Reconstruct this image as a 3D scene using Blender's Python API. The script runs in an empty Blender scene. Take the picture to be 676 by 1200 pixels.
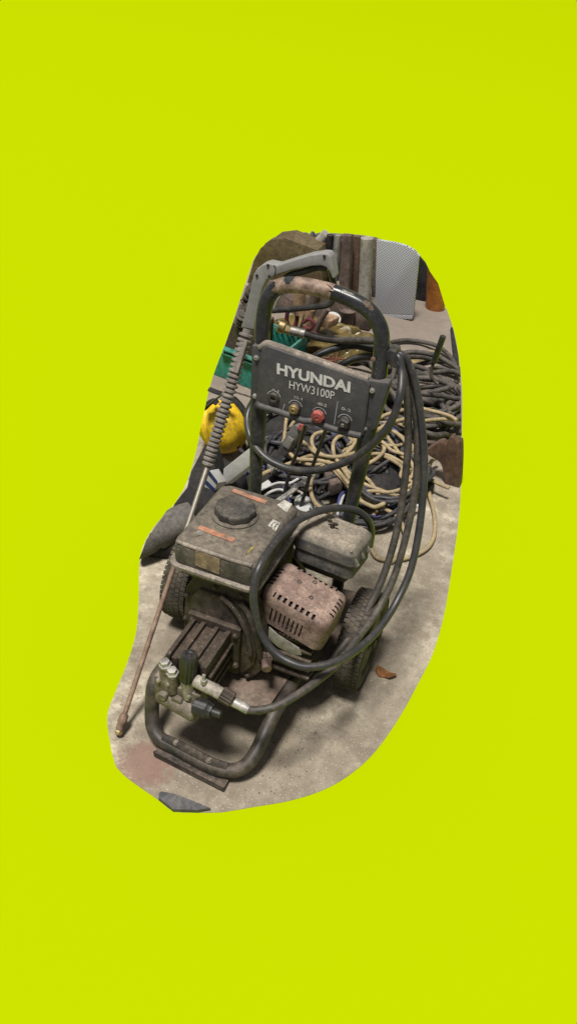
import bpy, bmesh, math, random
from mathutils import Vector, Matrix, noise as mnoise
random.seed(7)
scene = bpy.context.scene
COL = scene.collection
V = Vector

# ------------------------------------------------------------------ helpers
def obj(name, bm, mat, parent=None, smooth=True, ang=40):
    me = bpy.data.meshes.new(name)
    bmesh.ops.recalc_face_normals(bm, faces=bm.faces)
    bm.to_mesh(me); bm.free()
    if smooth:
        for p in me.polygons: p.use_smooth = True
        me.set_sharp_from_angle(angle=math.radians(ang))
    if mat: me.materials.append(mat)
    o = bpy.data.objects.new(name, me); COL.objects.link(o)
    if parent: o.parent = parent; o.matrix_parent_inverse = parent.matrix_world.inverted()
    return o

def tag(o, label=None, cat=None, group=None, kind=None):
    if label: o['label'] = label
    if cat: o['category'] = cat
    if group: o['group'] = group
    if kind: o['kind'] = kind
    return o

def empty(name, loc, label, cat, group=None):
    o = bpy.data.objects.new(name, None); COL.objects.link(o)
    o.location = loc; o.empty_display_size = .05
    bpy.context.view_layer.update()
    return tag(o, label, cat, group)

def BM(): return bmesh.new()

def bevel(bm, w, seg=2, geom=None):
    if w > 0:
        bmesh.ops.bevel(bm, geom=geom or list(bm.edges), offset=w, segments=seg, profile=.6, affect='EDGES', clamp_overlap=True)
    return bm

def join(dst, src):
    me = bpy.data.meshes.new('tmp'); src.to_mesh(me); src.free()
    dst.from_mesh(me); bpy.data.meshes.remove(me)
    return dst

def box(lo, hi, bev=.003, seg=2, M=None, taper=None):
    b = BM()
    bmesh.ops.create_cube(b, size=1)
    c = (V(lo)+V(hi))/2; s = V(hi)-V(lo)
    for v in b.verts:
        t = taper if (taper and v.co.z > 0) else 1
        v.co = V((v.co.x*s.x*t, v.co.y*s.y*t, v.co.z*s.z))+c
    bevel(b, bev, seg)
    if M is not None: bmesh.ops.transform(b, matrix=M, verts=b.verts)
    return b

def prism(outline, ext, bev=0, seg=2):
    """closed outline of 3-D points, pushed along ext"""
    b = BM()
    vs = [b.verts.new(p) for p in outline]
    f = b.faces.new(vs)
    r = bmesh.ops.extrude_face_region(b, geom=[f])
    bmesh.ops.translate(b, vec=V(ext), verts=[g for g in r['geom'] if isinstance(g, bmesh.types.BMVert)])
    bmesh.ops.recalc_face_normals(b, faces=b.faces)
    return bevel(b, bev, seg)

def spline(pts, n=8):
    pts = [V(p) for p in pts]
    if len(pts) < 3: return pts
    P = [2*pts[0]-pts[1]]+pts+[2*pts[-1]-pts[-2]]
    out = []
    for i in range(1, len(P)-2):
        for k in range(n):
            t = k/n; a, b, c, d = P[i-1], P[i], P[i+1], P[i+2]
            out.append(.5*((2*b)+(-a+c)*t+(2*a-5*b+4*c-d)*t*t+(-a+3*b-3*c+d)*t**3))
    out.append(pts[-1])
    return out

def tube(pts, r, seg=12, n=8, bm=None, raw=False, rad=None, squash=1.0):
    """round tube through the points; rad(t) may vary the radius"""
    b = bm or BM()
    c = pts if raw else spline(pts, n)
    c = [V(p) for p in c]
    tang = []
    for i in range(len(c)):
        t = (c[min(i+1, len(c)-1)]-c[max(i-1, 0)])
        tang.append(t.normalized() if t.length > 1e-9 else V((0, 0, 1)))
    ref = V((0, 0, 1)) if abs(tang[0].z) < .9 else V((1, 0, 0))
    u = tang[0].cross(ref).normalized()
    rings = []
    for i, p in enumerate(c):
        t = tang[i]
        u = (u-t*u.dot(t)).normalized(); w = t.cross(u)
        rr = r if rad is None else rad(i/(len(c)-1))
        rings.append([b.verts.new(p+(u*math.cos(a)+w*math.sin(a)*squash)*rr) for a in [2*math.pi*k/seg for k in range(seg)]])
    for i in range(len(rings)-1):
        for k in range(seg):
            b.faces.new((rings[i][k], rings[i][(k+1) % seg], rings[i+1][(k+1) % seg], rings[i+1][k]))
    b.faces.new(rings[0][::-1]); b.faces.new(rings[-1])
    return b

def lathe(prof, org, axis, seg=24, bm=None, wob=None):
    """prof: (distance along the axis, radius)"""
    b = bm or BM()
    a = V(axis).normalized(); ref = V((0, 0, 1)) if abs(a.z) < .9 else V((1, 0, 0))
    u = a.cross(ref).normalized(); w = a.cross(u); org = V(org)
    rings = []
    for d, r in prof:
        if r < 1e-6: rings.append([b.verts.new(org+a*d)]); continue
        ring = []
        for k in range(seg):
            t = 2*math.pi*k/seg
            rr = r*(wob(t, d) if wob else 1)
            ring.append(b.verts.new(org+a*d+(u*math.cos(t)+w*math.sin(t))*rr))
        rings.append(ring)
    for A, B in zip(rings, rings[1:]):
        for k in range(seg):
            k2 = (k+1) % seg
            if len(A) == 1 and len(B) == 1: break
            if len(A) == 1: b.faces.new((A[0], B[k2], B[k]))
            elif len(B) == 1: b.faces.new((A[k], A[k2], B[0]))
            else: b.faces.new((A[k], A[k2], B[k2], B[k]))
    if len(rings[0]) > 1: b.faces.new(rings[0][::-1])
    if len(rings[-1]) > 1: b.faces.new(rings[-1])
    return b

def cyl(p0, p1, r0, r1=None, seg=16, bev=0.0):
    p0, p1 = V(p0), V(p1); L = (p1-p0).length; r1 = r0 if r1 is None else r1
    e = min(bev, L*.3)
    if e > 0: prof = [(0, r0-e), (e, r0), (L-e, r1), (L, r1-e)]
    else: prof = [(0, r0), (L, r1)]
    return lathe(prof, p0, p1-p0, seg)

def hexbolt(p, axis, r=.006, h=.006, bm=None):
    return lathe([(0, r*1.35), (h*.25, r*1.35), (h*.25, r), (h, r), (h+.0008, r*.8)], p, axis, 6, bm)

def cut(bm, p, n):
    """saw the mesh with a plane, keep the side away from n"""
    r = bmesh.ops.bisect_plane(bm, geom=list(bm.verts)+list(bm.edges)+list(bm.faces), plane_co=V(p), plane_no=V(n), clear_outer=True)
    es = [g for g in r['geom_cut'] if isinstance(g, bmesh.types.BMEdge)]
    if es: bmesh.ops.contextual_create(bm, geom=es)
    return bm

def cut3(bm, a, b, c, keep):
    """saw along the plane through a, b, c keeping the side of the point keep"""
    n = (V(b)-V(a)).cross(V(c)-V(a)).normalized()
    if n.dot(V(keep)-V(a)) > 0: n = -n
    return cut(bm, a, n)

def lump(bm, amp, freq, seed=0):
    for v in bm.verts:
        d = mnoise.noise_vector(v.co*freq+V((seed*3.1, seed*1.7, seed)))
        v.co += d*amp
    return bm

def blob(c, r, sub=4, amp=.02, freq=8, seed=0, flat=None):
    b = BM(); bmesh.ops.create_icosphere(b, subdivisions=sub, radius=1)
    for v in b.verts: v.co = V((v.co.x*r[0], v.co.y*r[1], v.co.z*r[2]))+V(c)
    lump(b, amp, freq, seed)
    if flat is not None:
        for v in b.verts: v.co.z = max(v.co.z, flat)
    return b

def text_bm(body, A, B, C, depth, offset=0., shear=0.):
    """flat lettering mapped on the parallelogram A (bottom left) B (bottom right) C (top left), raised by depth"""
    cu = bpy.data.curves.new('t', 'FONT'); cu.body = body; cu.size = 1; cu.offset = offset; cu.resolution_u = 3; cu.shear = shear
    o = bpy.data.objects.new('t', cu); COL.objects.link(o)
    dg = bpy.context.evaluated_depsgraph_get(); me = bpy.data.meshes.new_from_object(o.evaluated_get(dg))
    bpy.data.objects.remove(o); bpy.data.curves.remove(cu)
    b = BM(); b.from_mesh(me); bpy.data.meshes.remove(me)
    xs = [v.co.x for v in b.verts]; ys = [v.co.y for v in b.verts]
    x0, x1, y0, y1 = min(xs), max(xs), min(ys), max(ys)
    A, B, C = V(A), V(B), V(C); n = (B-A).cross(C-A).normalized()
    for v in b.verts:
        v.co = A+(B-A)*((v.co.x-x0)/(x1-x0))+(C-A)*((v.co.y-y0)/(y1-y0))+n*depth
    return b

def quad(pts, n, t=.0012):
    """thin sticker or plate on four points, t thick along n"""
    return prism(pts, V(n)*t)

# ------------------------------------------------------------------ materials
def mat(name, base, base2=None, dust=None, dust_amt=0., up=0., rough=.7, metal=0., scale=25., bump=.15, bscale=180., speck=0., speck_col=(.55,.5,.42), spec=.35, cover=.5, mott=.55):
    k_ = .74
    base = tuple(c*k_ for c in base); base2 = tuple(c*k_ for c in base2) if base2 else tuple(c*.75 for c in base)
    dust = tuple(c*k_ for c in dust) if dust else None
    m = bpy.data.materials.new(name); m.use_nodes = True
    nt = m.node_tree; N = nt.nodes; L = nt.links
    bs = N['Principled BSDF']
    bs.inputs['Metallic'].default_value = metal
    bs.inputs['Specular IOR Level'].default_value = spec
    tc = N.new('ShaderNodeTexCoord')
    geo = N.new('ShaderNodeNewGeometry')
    def noi(sc, det=6, ro=.6):
        n = N.new('ShaderNodeTexNoise'); n.inputs['Scale'].default_value = sc; n.inputs['Detail'].default_value = det; n.inputs['Roughness'].default_value = ro
        L.new(tc.outputs['Object'], n.inputs['Vector']); return n
    def ramp(src, a, b):
        r = N.new('ShaderNodeMapRange'); r.inputs['From Min'].default_value = a; r.inputs['From Max'].default_value = b; r.clamp = True
        L.new(src, r.inputs['Value']); return r.outputs['Result']
    def mix(f, a, b):
        x = N.new('ShaderNodeMix'); x.data_type = 'RGBA'
        if hasattr(f, 'is_linked') or not isinstance(f, (int, float)): L.new(f, x.inputs['Factor'])
        else: x.inputs['Factor'].default_value = f
        for s, sock in ((a, 'A'), (b, 'B')):
            i = [q for q in x.inputs if q.name == sock and q.type == 'RGBA'][0]
            if isinstance(s, tuple): i.default_value = (*s, 1)
            else: L.new(s, i)
        return [q for q in x.outputs if q.type == 'RGBA'][0]
    def math_(op, a, b):
        x = N.new('ShaderNodeMath'); x.operation = op; x.use_clamp = True
        for i, s in enumerate((a, b)):
            if isinstance(s, (int, float)): x.inputs[i].default_value = s
            else: L.new(s, x.inputs[i])
        return x.outputs[0]
    n1 = noi(scale)
    col = mix(ramp(n1.outputs['Fac'], .38, .62), base, base2 or tuple(c*.75 for c in base))
    rgh = rough
    if dust:
        n2 = noi(scale*.6, 8, .68); n3 = noi(scale*5, 5, .7)
        f = ramp(n2.outputs['Fac'], cover-.09, cover+.09)
        f = math_('MULTIPLY', f, ramp(n3.outputs['Fac'], .25, .6))
        sep = N.new('ShaderNodeSeparateXYZ'); L.new(geo.outputs['Normal'], sep.inputs[0])
        upf = math_('MULTIPLY', ramp(sep.outputs['Z'], .3, .95), up)
        f = math_('ADD', math_('MULTIPLY', f, dust_amt), math_('MULTIPLY', upf, ramp(n3.outputs['Fac'], .15, .55)))
        col = mix(f, col, dust)
        rr = N.new('ShaderNodeMapRange'); rr.inputs['To Min'].default_value = rough; rr.inputs['To Max'].default_value = .95
        L.new(f, rr.inputs['Value']); L.new(rr.outputs['Result'], bs.inputs['Roughness'])
    else:
        bs.inputs['Roughness'].default_value = rgh
    if mott > 0:
        n6 = noi(75, 6, .72); n7 = noi(30, 6, .7)
        mm = N.new('ShaderNodeMath'); mm.operation = 'ADD'; L.new(ramp(n6.outputs['Fac'], .36, .66), mm.inputs[0]); L.new(ramp(n7.outputs['Fac'], .36, .66), mm.inputs[1])
        mr = N.new('ShaderNodeMapRange'); mr.inputs['From Max'].default_value = 2; mr.inputs['To Min'].default_value = 1-mott; mr.inputs['To Max'].default_value = 1+mott*.75
        L.new(mm.outputs[0], mr.inputs['Value'])
        vm = N.new('ShaderNodeVectorMath'); vm.operation = 'SCALE'; L.new(col, vm.inputs[0]); L.new(mr.outputs['Result'], vm.inputs['Scale'])
        col = vm.outputs[0]
    if speck > 0:
        n4 = noi(260, 3, .6); n5 = noi(scale*.5, 3, .6)
        col = mix(math_('MULTIPLY', math_('MULTIPLY', ramp(n4.outputs['Fac'], .66-speck*.1, .70-speck*.1), ramp(n5.outputs['Fac'], .48, .62)), .6), col, tuple(c*k_ for c in speck_col))
    L.new(col, bs.inputs['Base Color'])
    if bump > 0:
        nb = noi(bscale, 4, .6); bp = N.new('ShaderNodeBump'); bp.inputs['Strength'].default_value = bump; bp.inputs['Distance'].default_value = .002
        L.new(nb.outputs['Fac'], bp.inputs['Height']); L.new(bp.outputs['Normal'], bs.inputs['Normal'])
    return m

DUST = (.25, .205, .155)
M = {}
M['frame'] = mat('frame_paint', (.030,.031,.034), (.055,.052,.05), DUST, .45, .18, .5, scale=18, bump=.08, speck=.12, spec=.22, cover=.60)
M['plate'] = mat('rusty_dusty_plate', (.135,.088,.065), (.09,.06,.045), (.225,.175,.13), .6, .3, .7, scale=16, bump=.2)
M['foot'] = mat('foot_paint', (.026,.025,.025), (.048,.04,.036), (.16,.115,.08), .45, .25, .42, scale=16, bump=.12, speck=.15)
M['handle'] = mat('handle_paint', (.014,.015,.017), (.035,.036,.04), (.17,.155,.135), .18, .03, .27, scale=20, bump=.03, speck=.03, spec=.35, cover=.62, mott=0.3)
M['bare'] = mat('worn_grip_metal', (.30,.20,.145), (.13,.085,.062), (.40,.31,.24), .55, .05, .5, metal=.15, scale=40, bump=.25)
M['panel'] = mat('panel_paint', (.052,.053,.057), (.066,.065,.066), (.2,.175,.145), .25, .3, .55, scale=14, bump=.05, speck=.04, spec=.22, cover=.55, mott=0.22)
M['panel_lip'] = mat('panel_edge', (.1,.09,.08), (.16,.135,.11), (.3,.25,.2), .7, .5, .7, scale=25, bump=.2)
M['letter'] = mat('white_lettering', (.72,.72,.7), (.6,.6,.58), (.3,.27,.24), .3, 0, .6, scale=60, bump=0, cover=.62, mott=0.3)
M['line'] = mat('faded_lines', (.66,.66,.64), (.45,.45,.43), rough=.6, bump=0, mott=0.3)
M['tank'] = mat('dusty_tank', (.026,.024,.022), (.05,.044,.037), (.24,.2,.15), .42, .46, .6, scale=13, bump=.35, bscale=200, speck=.1, cover=.5, mott=0.4)
M['tank_side'] = mat('grimy_tank_side', (.05,.047,.044), (.1,.09,.08), (.22,.18,.14), .7, .4, .55, scale=22, bump=.2)
M['flange'] = mat('tank_flange', (.2,.17,.14), (.12,.1,.085), (.34,.29,.23), .8, .3, .65, scale=30, bump=.2)
M['cap'] = mat('fuel_cap_plastic', (.022,.021,.02), (.04,.037,.033), (.19,.165,.13), .5, .25, .6, scale=22, bump=.12)
M['engine'] = mat('oily_engine', (.030,.024,.02), (.062,.05,.04), (.16,.12,.085), .55, .3, .6, scale=20, bump=.25, speck=.1, spec=.2)
M['pump'] = mat('dirty_pump_body', (.022,.017,.014), (.042,.032,.025), (.14,.1,.07), .35, .28, .5, scale=20, bump=.15, speck=.1, spec=.25)
M['muffler'] = mat('rusty_heat_shield', (.185,.115,.093), (.085,.054,.043), (.38,.268,.212), .8, .3, .8, scale=34, bump=.5, bscale=160, speck=.4, speck_col=(.6,.55,.48), cover=.5, mott=0.38)
M['soot'] = mat('sooty_inside', (.03,.024,.02), (.05,.04,.032), rough=.9)
M['filter'] = mat('filter_cover', (.045,.044,.042), (.07,.066,.06), (.34,.285,.215), .3, .8, .6, scale=25, bump=.1, mott=0.35)
M['filterbase'] = mat('filter_base', (.05,.05,.05), (.08,.076,.07), (.2,.17,.14), .5, .3, .6, scale=25, bump=.12)
M['steel'] = mat('dull_steel', (.48,.46,.43), (.36,.34,.31), (.3,.26,.2), .45, .15, .4, metal=.45, scale=40, bump=.1)
M['alu'] = mat('stained_aluminium', (.42,.38,.32), (.28,.24,.19), (.46,.41,.34), .6, .3, .55, metal=.12, scale=50, bump=.25)
M['pumphead'] = mat('grimy_cast_head', (.16,.13,.1), (.10,.08,.06), (.34,.29,.22), .5, .3, .6, metal=.2, scale=40, bump=.25)
M['brass'] = mat('brass', (.55,.42,.2), (.4,.3,.14), (.35,.28,.18), .4, 0, .4, metal=.7, scale=60, bump=.1)
M['rubber'] = mat('black_rubber', (.030,.029,.029), (.045,.042,.04), (.15,.125,.1), .45, .2, .55, scale=25, bump=.12, spec=.4)
M['hose'] = mat('hose_rubber', (.024,.024,.028), (.042,.04,.04), (.16,.14,.115), .38, .1, .36, scale=14, bump=.08, spec=.4, cover=.6, speck=.05, mott=0.3)
M['hoseworn'] = mat('scuffed_hose_rubber', (.036,.033,.031), (.06,.053,.048), (.17,.14,.11), .45, .15, .48, scale=18, bump=.12)
M['tread'] = mat('dusty_tread', (.036,.03,.024), (.06,.048,.037), (.17,.135,.1), .5, .15, .85, scale=40, bump=.3)
M['tyre'] = mat('dark_tyre', (.026,.022,.018), (.045,.037,.029), (.12,.095,.07), .4, .1, .85, scale=30, bump=.35, bscale=240)
M['rim'] = mat('wheel_rim', (.04,.034,.03), (.07,.058,.046), (.18,.15,.11), .5, .1, .65, scale=30, bump=.15)
M['sleeve'] = mat('spring_sleeve', (.21,.185,.165), (.15,.132,.116), (.34,.3,.26), .5, .3, .65, scale=60, bump=.2)
M['lance'] = mat('lance_steel', (.5,.46,.41), (.38,.34,.29), (.3,.24,.18), .3, .1, .38, metal=.6, scale=30, bump=.05, mott=0.3)
M['lancerust'] = mat('lance_rusty', (.26,.16,.11), (.19,.115,.08), (.36,.28,.21), .5, .1, .6, metal=.2, scale=40, bump=.2)
M['gun'] = mat('gun_grey_plastic', (.3,.295,.285), (.24,.235,.225), (.2,.18,.155), .4, 0, .55, scale=30, bump=.12, speck=.1, mott=0.25)
M['blackplastic'] = mat('black_plastic', (.014,.014,.015), (.024,.023,.023), (.11,.1,.085), .25, .08, .36, scale=35, bump=.08)
M['red'] = mat('red_cap', (.45,.075,.065), (.35,.06,.055), (.4,.25,.2), .3, .1, .5, scale=80, bump=.1)
M['orange_label'] = mat('worn_orange_label', (.52,.19,.09), (.4,.16,.09), (.27,.22,.17), .95, 0, .7, scale=70, bump=.1, cover=.5)
M['paper'] = mat('stained_paper', (.3,.28,.24), (.2,.185,.155), rough=.8, spec=.1)
M['white_label'] = mat('worn_white_label', (.6,.57,.5), (.5,.47,.4), (.2,.17,.13), .8, 0, .7, scale=110, bump=.1, cover=.56)
M['yellow_label'] = mat('worn_yellow_label', (.34,.25,.15), (.28,.19,.11), (.14,.11,.08), .9, 0, .7, scale=55, bump=.15, cover=.5)
M['yellow_mark'] = mat('yellow_streak', (.5,.38,.07), (.35,.27,.08), (.2,.17,.12), .8, 0, .7, scale=120, bump=.05)
M['print'] = mat('label_print', (.05,.05,.05), rough=.7, bump=0)
M['green'] = mat('green_plastic', (.014,.25,.185), (.011,.19,.145), (.16,.17,.13), .25, .25, .5, scale=12, bump=.05)
M['yellow'] = mat('yellow_fabric', (.80,.52,.008), (.66,.42,.008), (.36,.26,.08), .25, 0, .6, scale=14, bump=.15)
M['darkcloth'] = mat('dark_fabric', (.010,.010,.011), (.018,.017,.017), (.07,.06,.05), .35, .05, .9, scale=20, bump=.3)
M['greycloth'] = mat('grey_fabric', (.13,.12,.108), (.095,.088,.08), (.22,.19,.16), .5, .1, .85, scale=30, bump=.3, bscale=300)
M['rope'] = mat('cream_cable', (.46,.36,.2), (.37,.28,.15), (.2,.15,.1), .55, 0, .6, scale=30, bump=.2)
M['blue'] = mat('blue_cable', (.035,.045,.16), (.05,.06,.2), (.1,.09,.1), .4, .1, .6, scale=30, bump=.15)
M['darkcable'] = mat('dark_cable', (.022,.022,.028), (.035,.034,.04), (.11,.1,.09), .45, .15, .5, scale=30, bump=.15)
M['bigcable'] = mat('thick_cable', (.035,.032,.029), (.058,.051,.045), (.16,.135,.11), .5, .2, .65, scale=30, bump=.15)
M['white'] = mat('white_card', (.58,.58,.56), (.5,.5,.48), (.3,.27,.23), .4, .05, .6, scale=16, bump=.05, mott=0.15)
M['bluestripe'] = mat('blue_print', (.03,.05,.17), rough=.6, bump=0)
M['grey_floor'] = mat('grey_studio_floor', (.3,.29,.275), (.26,.25,.24), rough=.9, scale=2, bump=0)
M['carton'] = mat('brown_board', (.10,.066,.02), (.075,.05,.018), (.18,.14,.085), .5, .1, .7, scale=8, bump=.1)
M['gold'] = mat('olive_film', (.17,.12,.03), (.10,.07,.02), (.26,.2,.1), .3, 0, .26, scale=14, bump=.25, bscale=60)
M['copper'] = mat('copper_wire', (.5,.23,.13), (.35,.15,.1), rough=.35, metal=.7, bump=0)
M['wood'] = mat('pale_wood', (.4,.25,.15), (.33,.2,.12), (.25,.2,.15), .4, 0, .65, scale=20, bump=.1)
M['redcord'] = mat('dark_red_cord', (.13,.022,.03), (.09,.018,.025), rough=.7, bump=.2)
M['bamboo'] = mat('bamboo', (.36,.27,.1), (.27,.2,.08), (.3,.26,.2), .5, .1, .6, scale=20, bump=.1)
M['rustpost'] = mat('rusty_post', (.13,.085,.065), (.07,.05,.042), (.22,.17,.14), .6, 0, .8, scale=18, bump=.3)
M['greypost'] = mat('grey_pipe', (.44,.42,.36), (.34,.32,.27), (.26,.22,.18), .6, 0, .5, scale=10, bump=.08)
M['orange'] = mat('orange_plastic', (.52,.18,.025), (.44,.14,.02), (.3,.17,.09), .4, 0, .55, scale=14, bump=.1)
M['leather'] = mat('brown_board_scrap', (.12,.066,.041), (.095,.052,.033), (.2,.14,.1), .4, .1, .75, scale=12, bump=.1)
M['corr'] = mat('grey_sheeting', (.17,.165,.158), (.12,.115,.11), (.2,.17,.14), .4, 0, .7, scale=8, bump=.1)
M['greytool'] = mat('grey_metal_case', (.2,.2,.195), (.16,.16,.155), (.25,.22,.18), .4, .2, .5, metal=.3, scale=20, bump=.08)
M['leaf'] = mat('dry_leaf', (.55,.26,.09), (.36,.15,.06), rough=.8, scale=60, bump=.3)
M['slate'] = mat('slate_board', (.075,.075,.085), (.055,.055,.062), (.2,.18,.16), .4, .1, .75, scale=14, bump=.1)

# marine-drab concrete with grime, grit and an old red paint patch
def concrete():
    m = bpy.data.materials.new('worn_concrete'); m.use_nodes = True
    nt = m.node_tree; N = nt.nodes; L = nt.links; bs = N['Principled BSDF']
    bs.inputs['Roughness'].default_value = .88; bs.inputs['Specular IOR Level'].default_value = .25
    tc = N.new('ShaderNodeTexCoord')
    def noi(sc, det=8, ro=.62, off=0):
        mp = N.new('ShaderNodeMapping'); mp.inputs['Location'].default_value = (off, off*.7, off*.3); L.new(tc.outputs['Object'], mp.inputs[0])
        n = N.new('ShaderNodeTexNoise'); n.inputs['Scale'].default_value = sc; n.inputs['Detail'].default_value = det; n.inputs['Roughness'].default_value = ro
        L.new(mp.outputs[0], n.inputs['Vector']); return n.outputs['Fac']
    def rng(src, a, b, lo=0, hi=1):
        r = N.new('ShaderNodeMapRange'); r.inputs[1].default_value = a; r.inputs[2].default_value = b; r.inputs[3].default_value = lo; r.inputs[4].default_value = hi
        L.new(src, r.inputs[0]); return r.outputs[0]
    def mul(a, b, op='MULTIPLY'):
        x = N.new('ShaderNodeMath'); x.operation = op; x.use_clamp = True
        for i, s in enumerate((a, b)):
            if isinstance(s, (int, float)): x.inputs[i].default_value = s
            else: L.new(s, x.inputs[i])
        return x.outputs[0]
    def mix(f, a, b):
        x = N.new('ShaderNodeMix'); x.data_type = 'RGBA'; L.new(f, x.inputs[0])
        for s, i in ((a, 6), (b, 7)):
            if isinstance(s, tuple): x.inputs[i].default_value = (*s, 1)
            else: L.new(s, x.inputs[i])
        return x.outputs[2]
    c = mix(rng(noi(6), .40, .60), (.365,.318,.235), (.20,.168,.123))
    c = mix(rng(noi(22, off=3), .45, .66), c, (.46,.41,.31))
    c = mix(mul(rng(noi(2.2, off=8), .42, .56), .7), c, (.14,.115,.087))          # broad grime
    c = mix(mul(rng(noi(28, 8, .75, 17), .52, .62), .55), c, (.19,.158,.115))
    c = mix(mul(rng(noi(75, 5, .7, 5), .54, .64), .6), c, (.15,.122,.092))        # mottling
    c = mix(mul(rng(noi(170, 3, .6, 11), .64, .69), .7), c, (.07,.055,.042))       # dark grit
    c = mix(mul(rng(noi(210, 2, .5, 14), .655, .69), .7), c, (.5,.46,.39))       # pale grit
    # old spill of red-brown paint near the nozzle
    def disc(cx, cy, r0, r1):
        vm = N.new('ShaderNodeVectorMath'); vm.operation = 'DISTANCE'; vm.inputs[1].default_value = (cx, cy, 0); L.new(tc.outputs['Object'], vm.inputs[0])
        return rng(vm.outputs['Value'], r1, r0)
    d = disc(-.115, -.035, .03, .13)
    sp = mul(rng(mul(mul(d, .42), mul(noi(55, 8, .75, 2), .8), 'ADD'), .60, .72), .65)
    c = mix(sp, c, (.17,.09,.072))
    under_blotch = mul(rng(mul(mul(disc(-.05,.3,.1,.5), .5), mul(noi(9, 8, .65, 21), .6), 'ADD'), .5, .72), .5)
    c = mix(under_blotch, c, (.10,.08,.058))                                               # darker blotches on the floor under the engine
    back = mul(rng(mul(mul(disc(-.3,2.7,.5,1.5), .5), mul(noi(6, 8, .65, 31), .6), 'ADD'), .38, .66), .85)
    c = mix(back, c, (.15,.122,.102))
    L.new(c, bs.inputs['Base Color'])
    bp = N.new('ShaderNodeBump'); bp.inputs['Strength'].default_value = .45; bp.inputs['Distance'].default_value = .004
    h = mul(noi(45, 8, .7, 1), noi(200, 4, .6, 6), 'ADD')
    L.new(noi(70, 8, .72, 1), bp.inputs['Height']); L.new(bp.outputs[0], bs.inputs['Normal'])
    return m
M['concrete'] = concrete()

def lime():
    m = bpy.data.materials.new('lime_green_paper'); m.use_nodes = True
    nt = m.node_tree; nt.nodes.clear()
    o = nt.nodes.new('ShaderNodeOutputMaterial'); d = nt.nodes.new('ShaderNodeBsdfDiffuse')
    d.inputs['Color'].default_value = (.281, .360, .0, 1)
    nt.links.new(d.outputs[0], o.inputs['Surface'])
    return m
M['lime'] = lime()

def perforated():
    """light grey sheet with rows of small round holes, in the sheet's own coordinates"""
    m = bpy.data.materials.new('perforated_sheet'); m.use_nodes = True
    nt = m.node_tree; N = nt.nodes; L = nt.links; bs = N['Principled BSDF']
    bs.inputs['Roughness'].default_value = .5; bs.inputs['Metallic'].default_value = .2
    tc = N.new('ShaderNodeTexCoord'); mp = N.new('ShaderNodeMapping'); mp.inputs['Rotation'].default_value = (math.pi/2, 0, 0); L.new(tc.outputs['Object'], mp.inputs[0])
    mp2 = N.new('ShaderNodeMapping'); mp2.inputs['Rotation'].default_value = (0, 0, math.radians(45)); mp2.inputs['Scale'].default_value = (100, 100, 0); L.new(mp.outputs[0], mp2.inputs[0])
    fr = N.new('ShaderNodeVectorMath'); fr.operation = 'FRACTION'; L.new(mp2.outputs[0], fr.inputs[0])
    ds = N.new('ShaderNodeVectorMath'); ds.operation = 'DISTANCE'; ds.inputs[1].default_value = (.5, .5, 0); L.new(fr.outputs[0], ds.inputs[0])
    r = N.new('ShaderNodeMapRange'); r.inputs[1].default_value = .27; r.inputs[2].default_value = .36; L.new(ds.outputs['Value'], r.inputs[0])
    x = N.new('ShaderNodeMix'); x.data_type = 'RGBA'; L.new(r.outputs[0], x.inputs[0]); x.inputs[6].default_value = (.10,.10,.115,1); x.inputs[7].default_value = (.40,.41,.43,1)
    L.new(x.outputs[2], bs.inputs['Base Color'])
    return m
M['perforated'] = perforated()

# ------------------------------------------------------------------ setting
b = BM()
vs = [b.verts.new(p) for p in ((-.75,-.95,-.0013),(1.05,-.70,-.0013),(2.4,2.4,-.0013),(30,60,-.0013),(-60,60,-.0013),(-3.4,2.4,-.0013),(-1.5,.6,-.0013))]; b.faces.new(vs)
tag(obj('backdrop', b, M['lime'], smooth=False), kind='structure')
b = BM(); s_ = 90
vs = [b.verts.new(p) for p in ((-s_,-s_,-.012),(s_,-s_,-.012),(s_,s_,-.012),(-s_,s_,-.012))]; b.faces.new(vs)
tag(obj('ground', b, M['grey_floor'], smooth=False), kind='structure')  # unseen grey plane added beyond the lime to cut its green bounce

slab = spline([(-0.2128,-0.0384,-0.0000), (-0.2806,0.0511,0.0000), (-0.3067,0.1370,0.0000), (-0.3344,0.2468,0.0000), (-0.3733,0.3610,0.0000), (-0.4412,0.4933,0.0000), (-0.5399,0.6750,0.0000), (-0.5748,0.8222,-0.0000), (-0.5765,0.9788,0.0000), (-0.6084,1.1451,0.0000), (-0.6858,1.3742,0.0000), (-0.7826,1.6278,0.0000), (-0.8863,1.9203,0.0000), (-1.0099,2.3434,0.0000), (-1.1823,2.8930,0.0000), (-1.3192,3.3384,0.0000), (-1.3455,3.4735,0.0000)], 4) + [(-1.19,3.36,0),(-.21,3.36,0)] + spline([(-0.1313,3.2709,0.0000), (-0.0210,2.9832,0.0000), (0.0818,2.6519,0.0000), (0.1618,2.3536,0.0000), (0.2309,2.0471,0.0000), (0.3026,1.7137,0.0000), (0.3615,1.4251,0.0000), (0.4073,1.1199,0.0000), (0.4415,0.8563,0.0000), (0.4513,0.6760,-0.0000), (0.4427,0.5405,0.0000), (0.4282,0.3956,0.0000), (0.4025,0.2570,0.0000), (0.3675,0.1636,-0.0000), (0.3206,0.0880,-0.0000), (0.2550,0.0217,-0.0000), (0.1857,-0.0296,0.0000), (0.1260,-0.0733,-0.0000), (0.0992,-0.0885,0.0000), (0.0529,-0.1103,0.0000), (0.0101,-0.1253,0.0000), (-0.0409,-0.1127,-0.0000), (-0.1339,-0.0919,-0.0000), (-0.1787,-0.0740,0.0000)], 4)
b = prism([V((p[0],p[1],-.003)) for p in slab], (0,0,.003))
bmesh.ops.triangulate(b, faces=[f for f in b.faces if len(f.verts) > 4])
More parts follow.
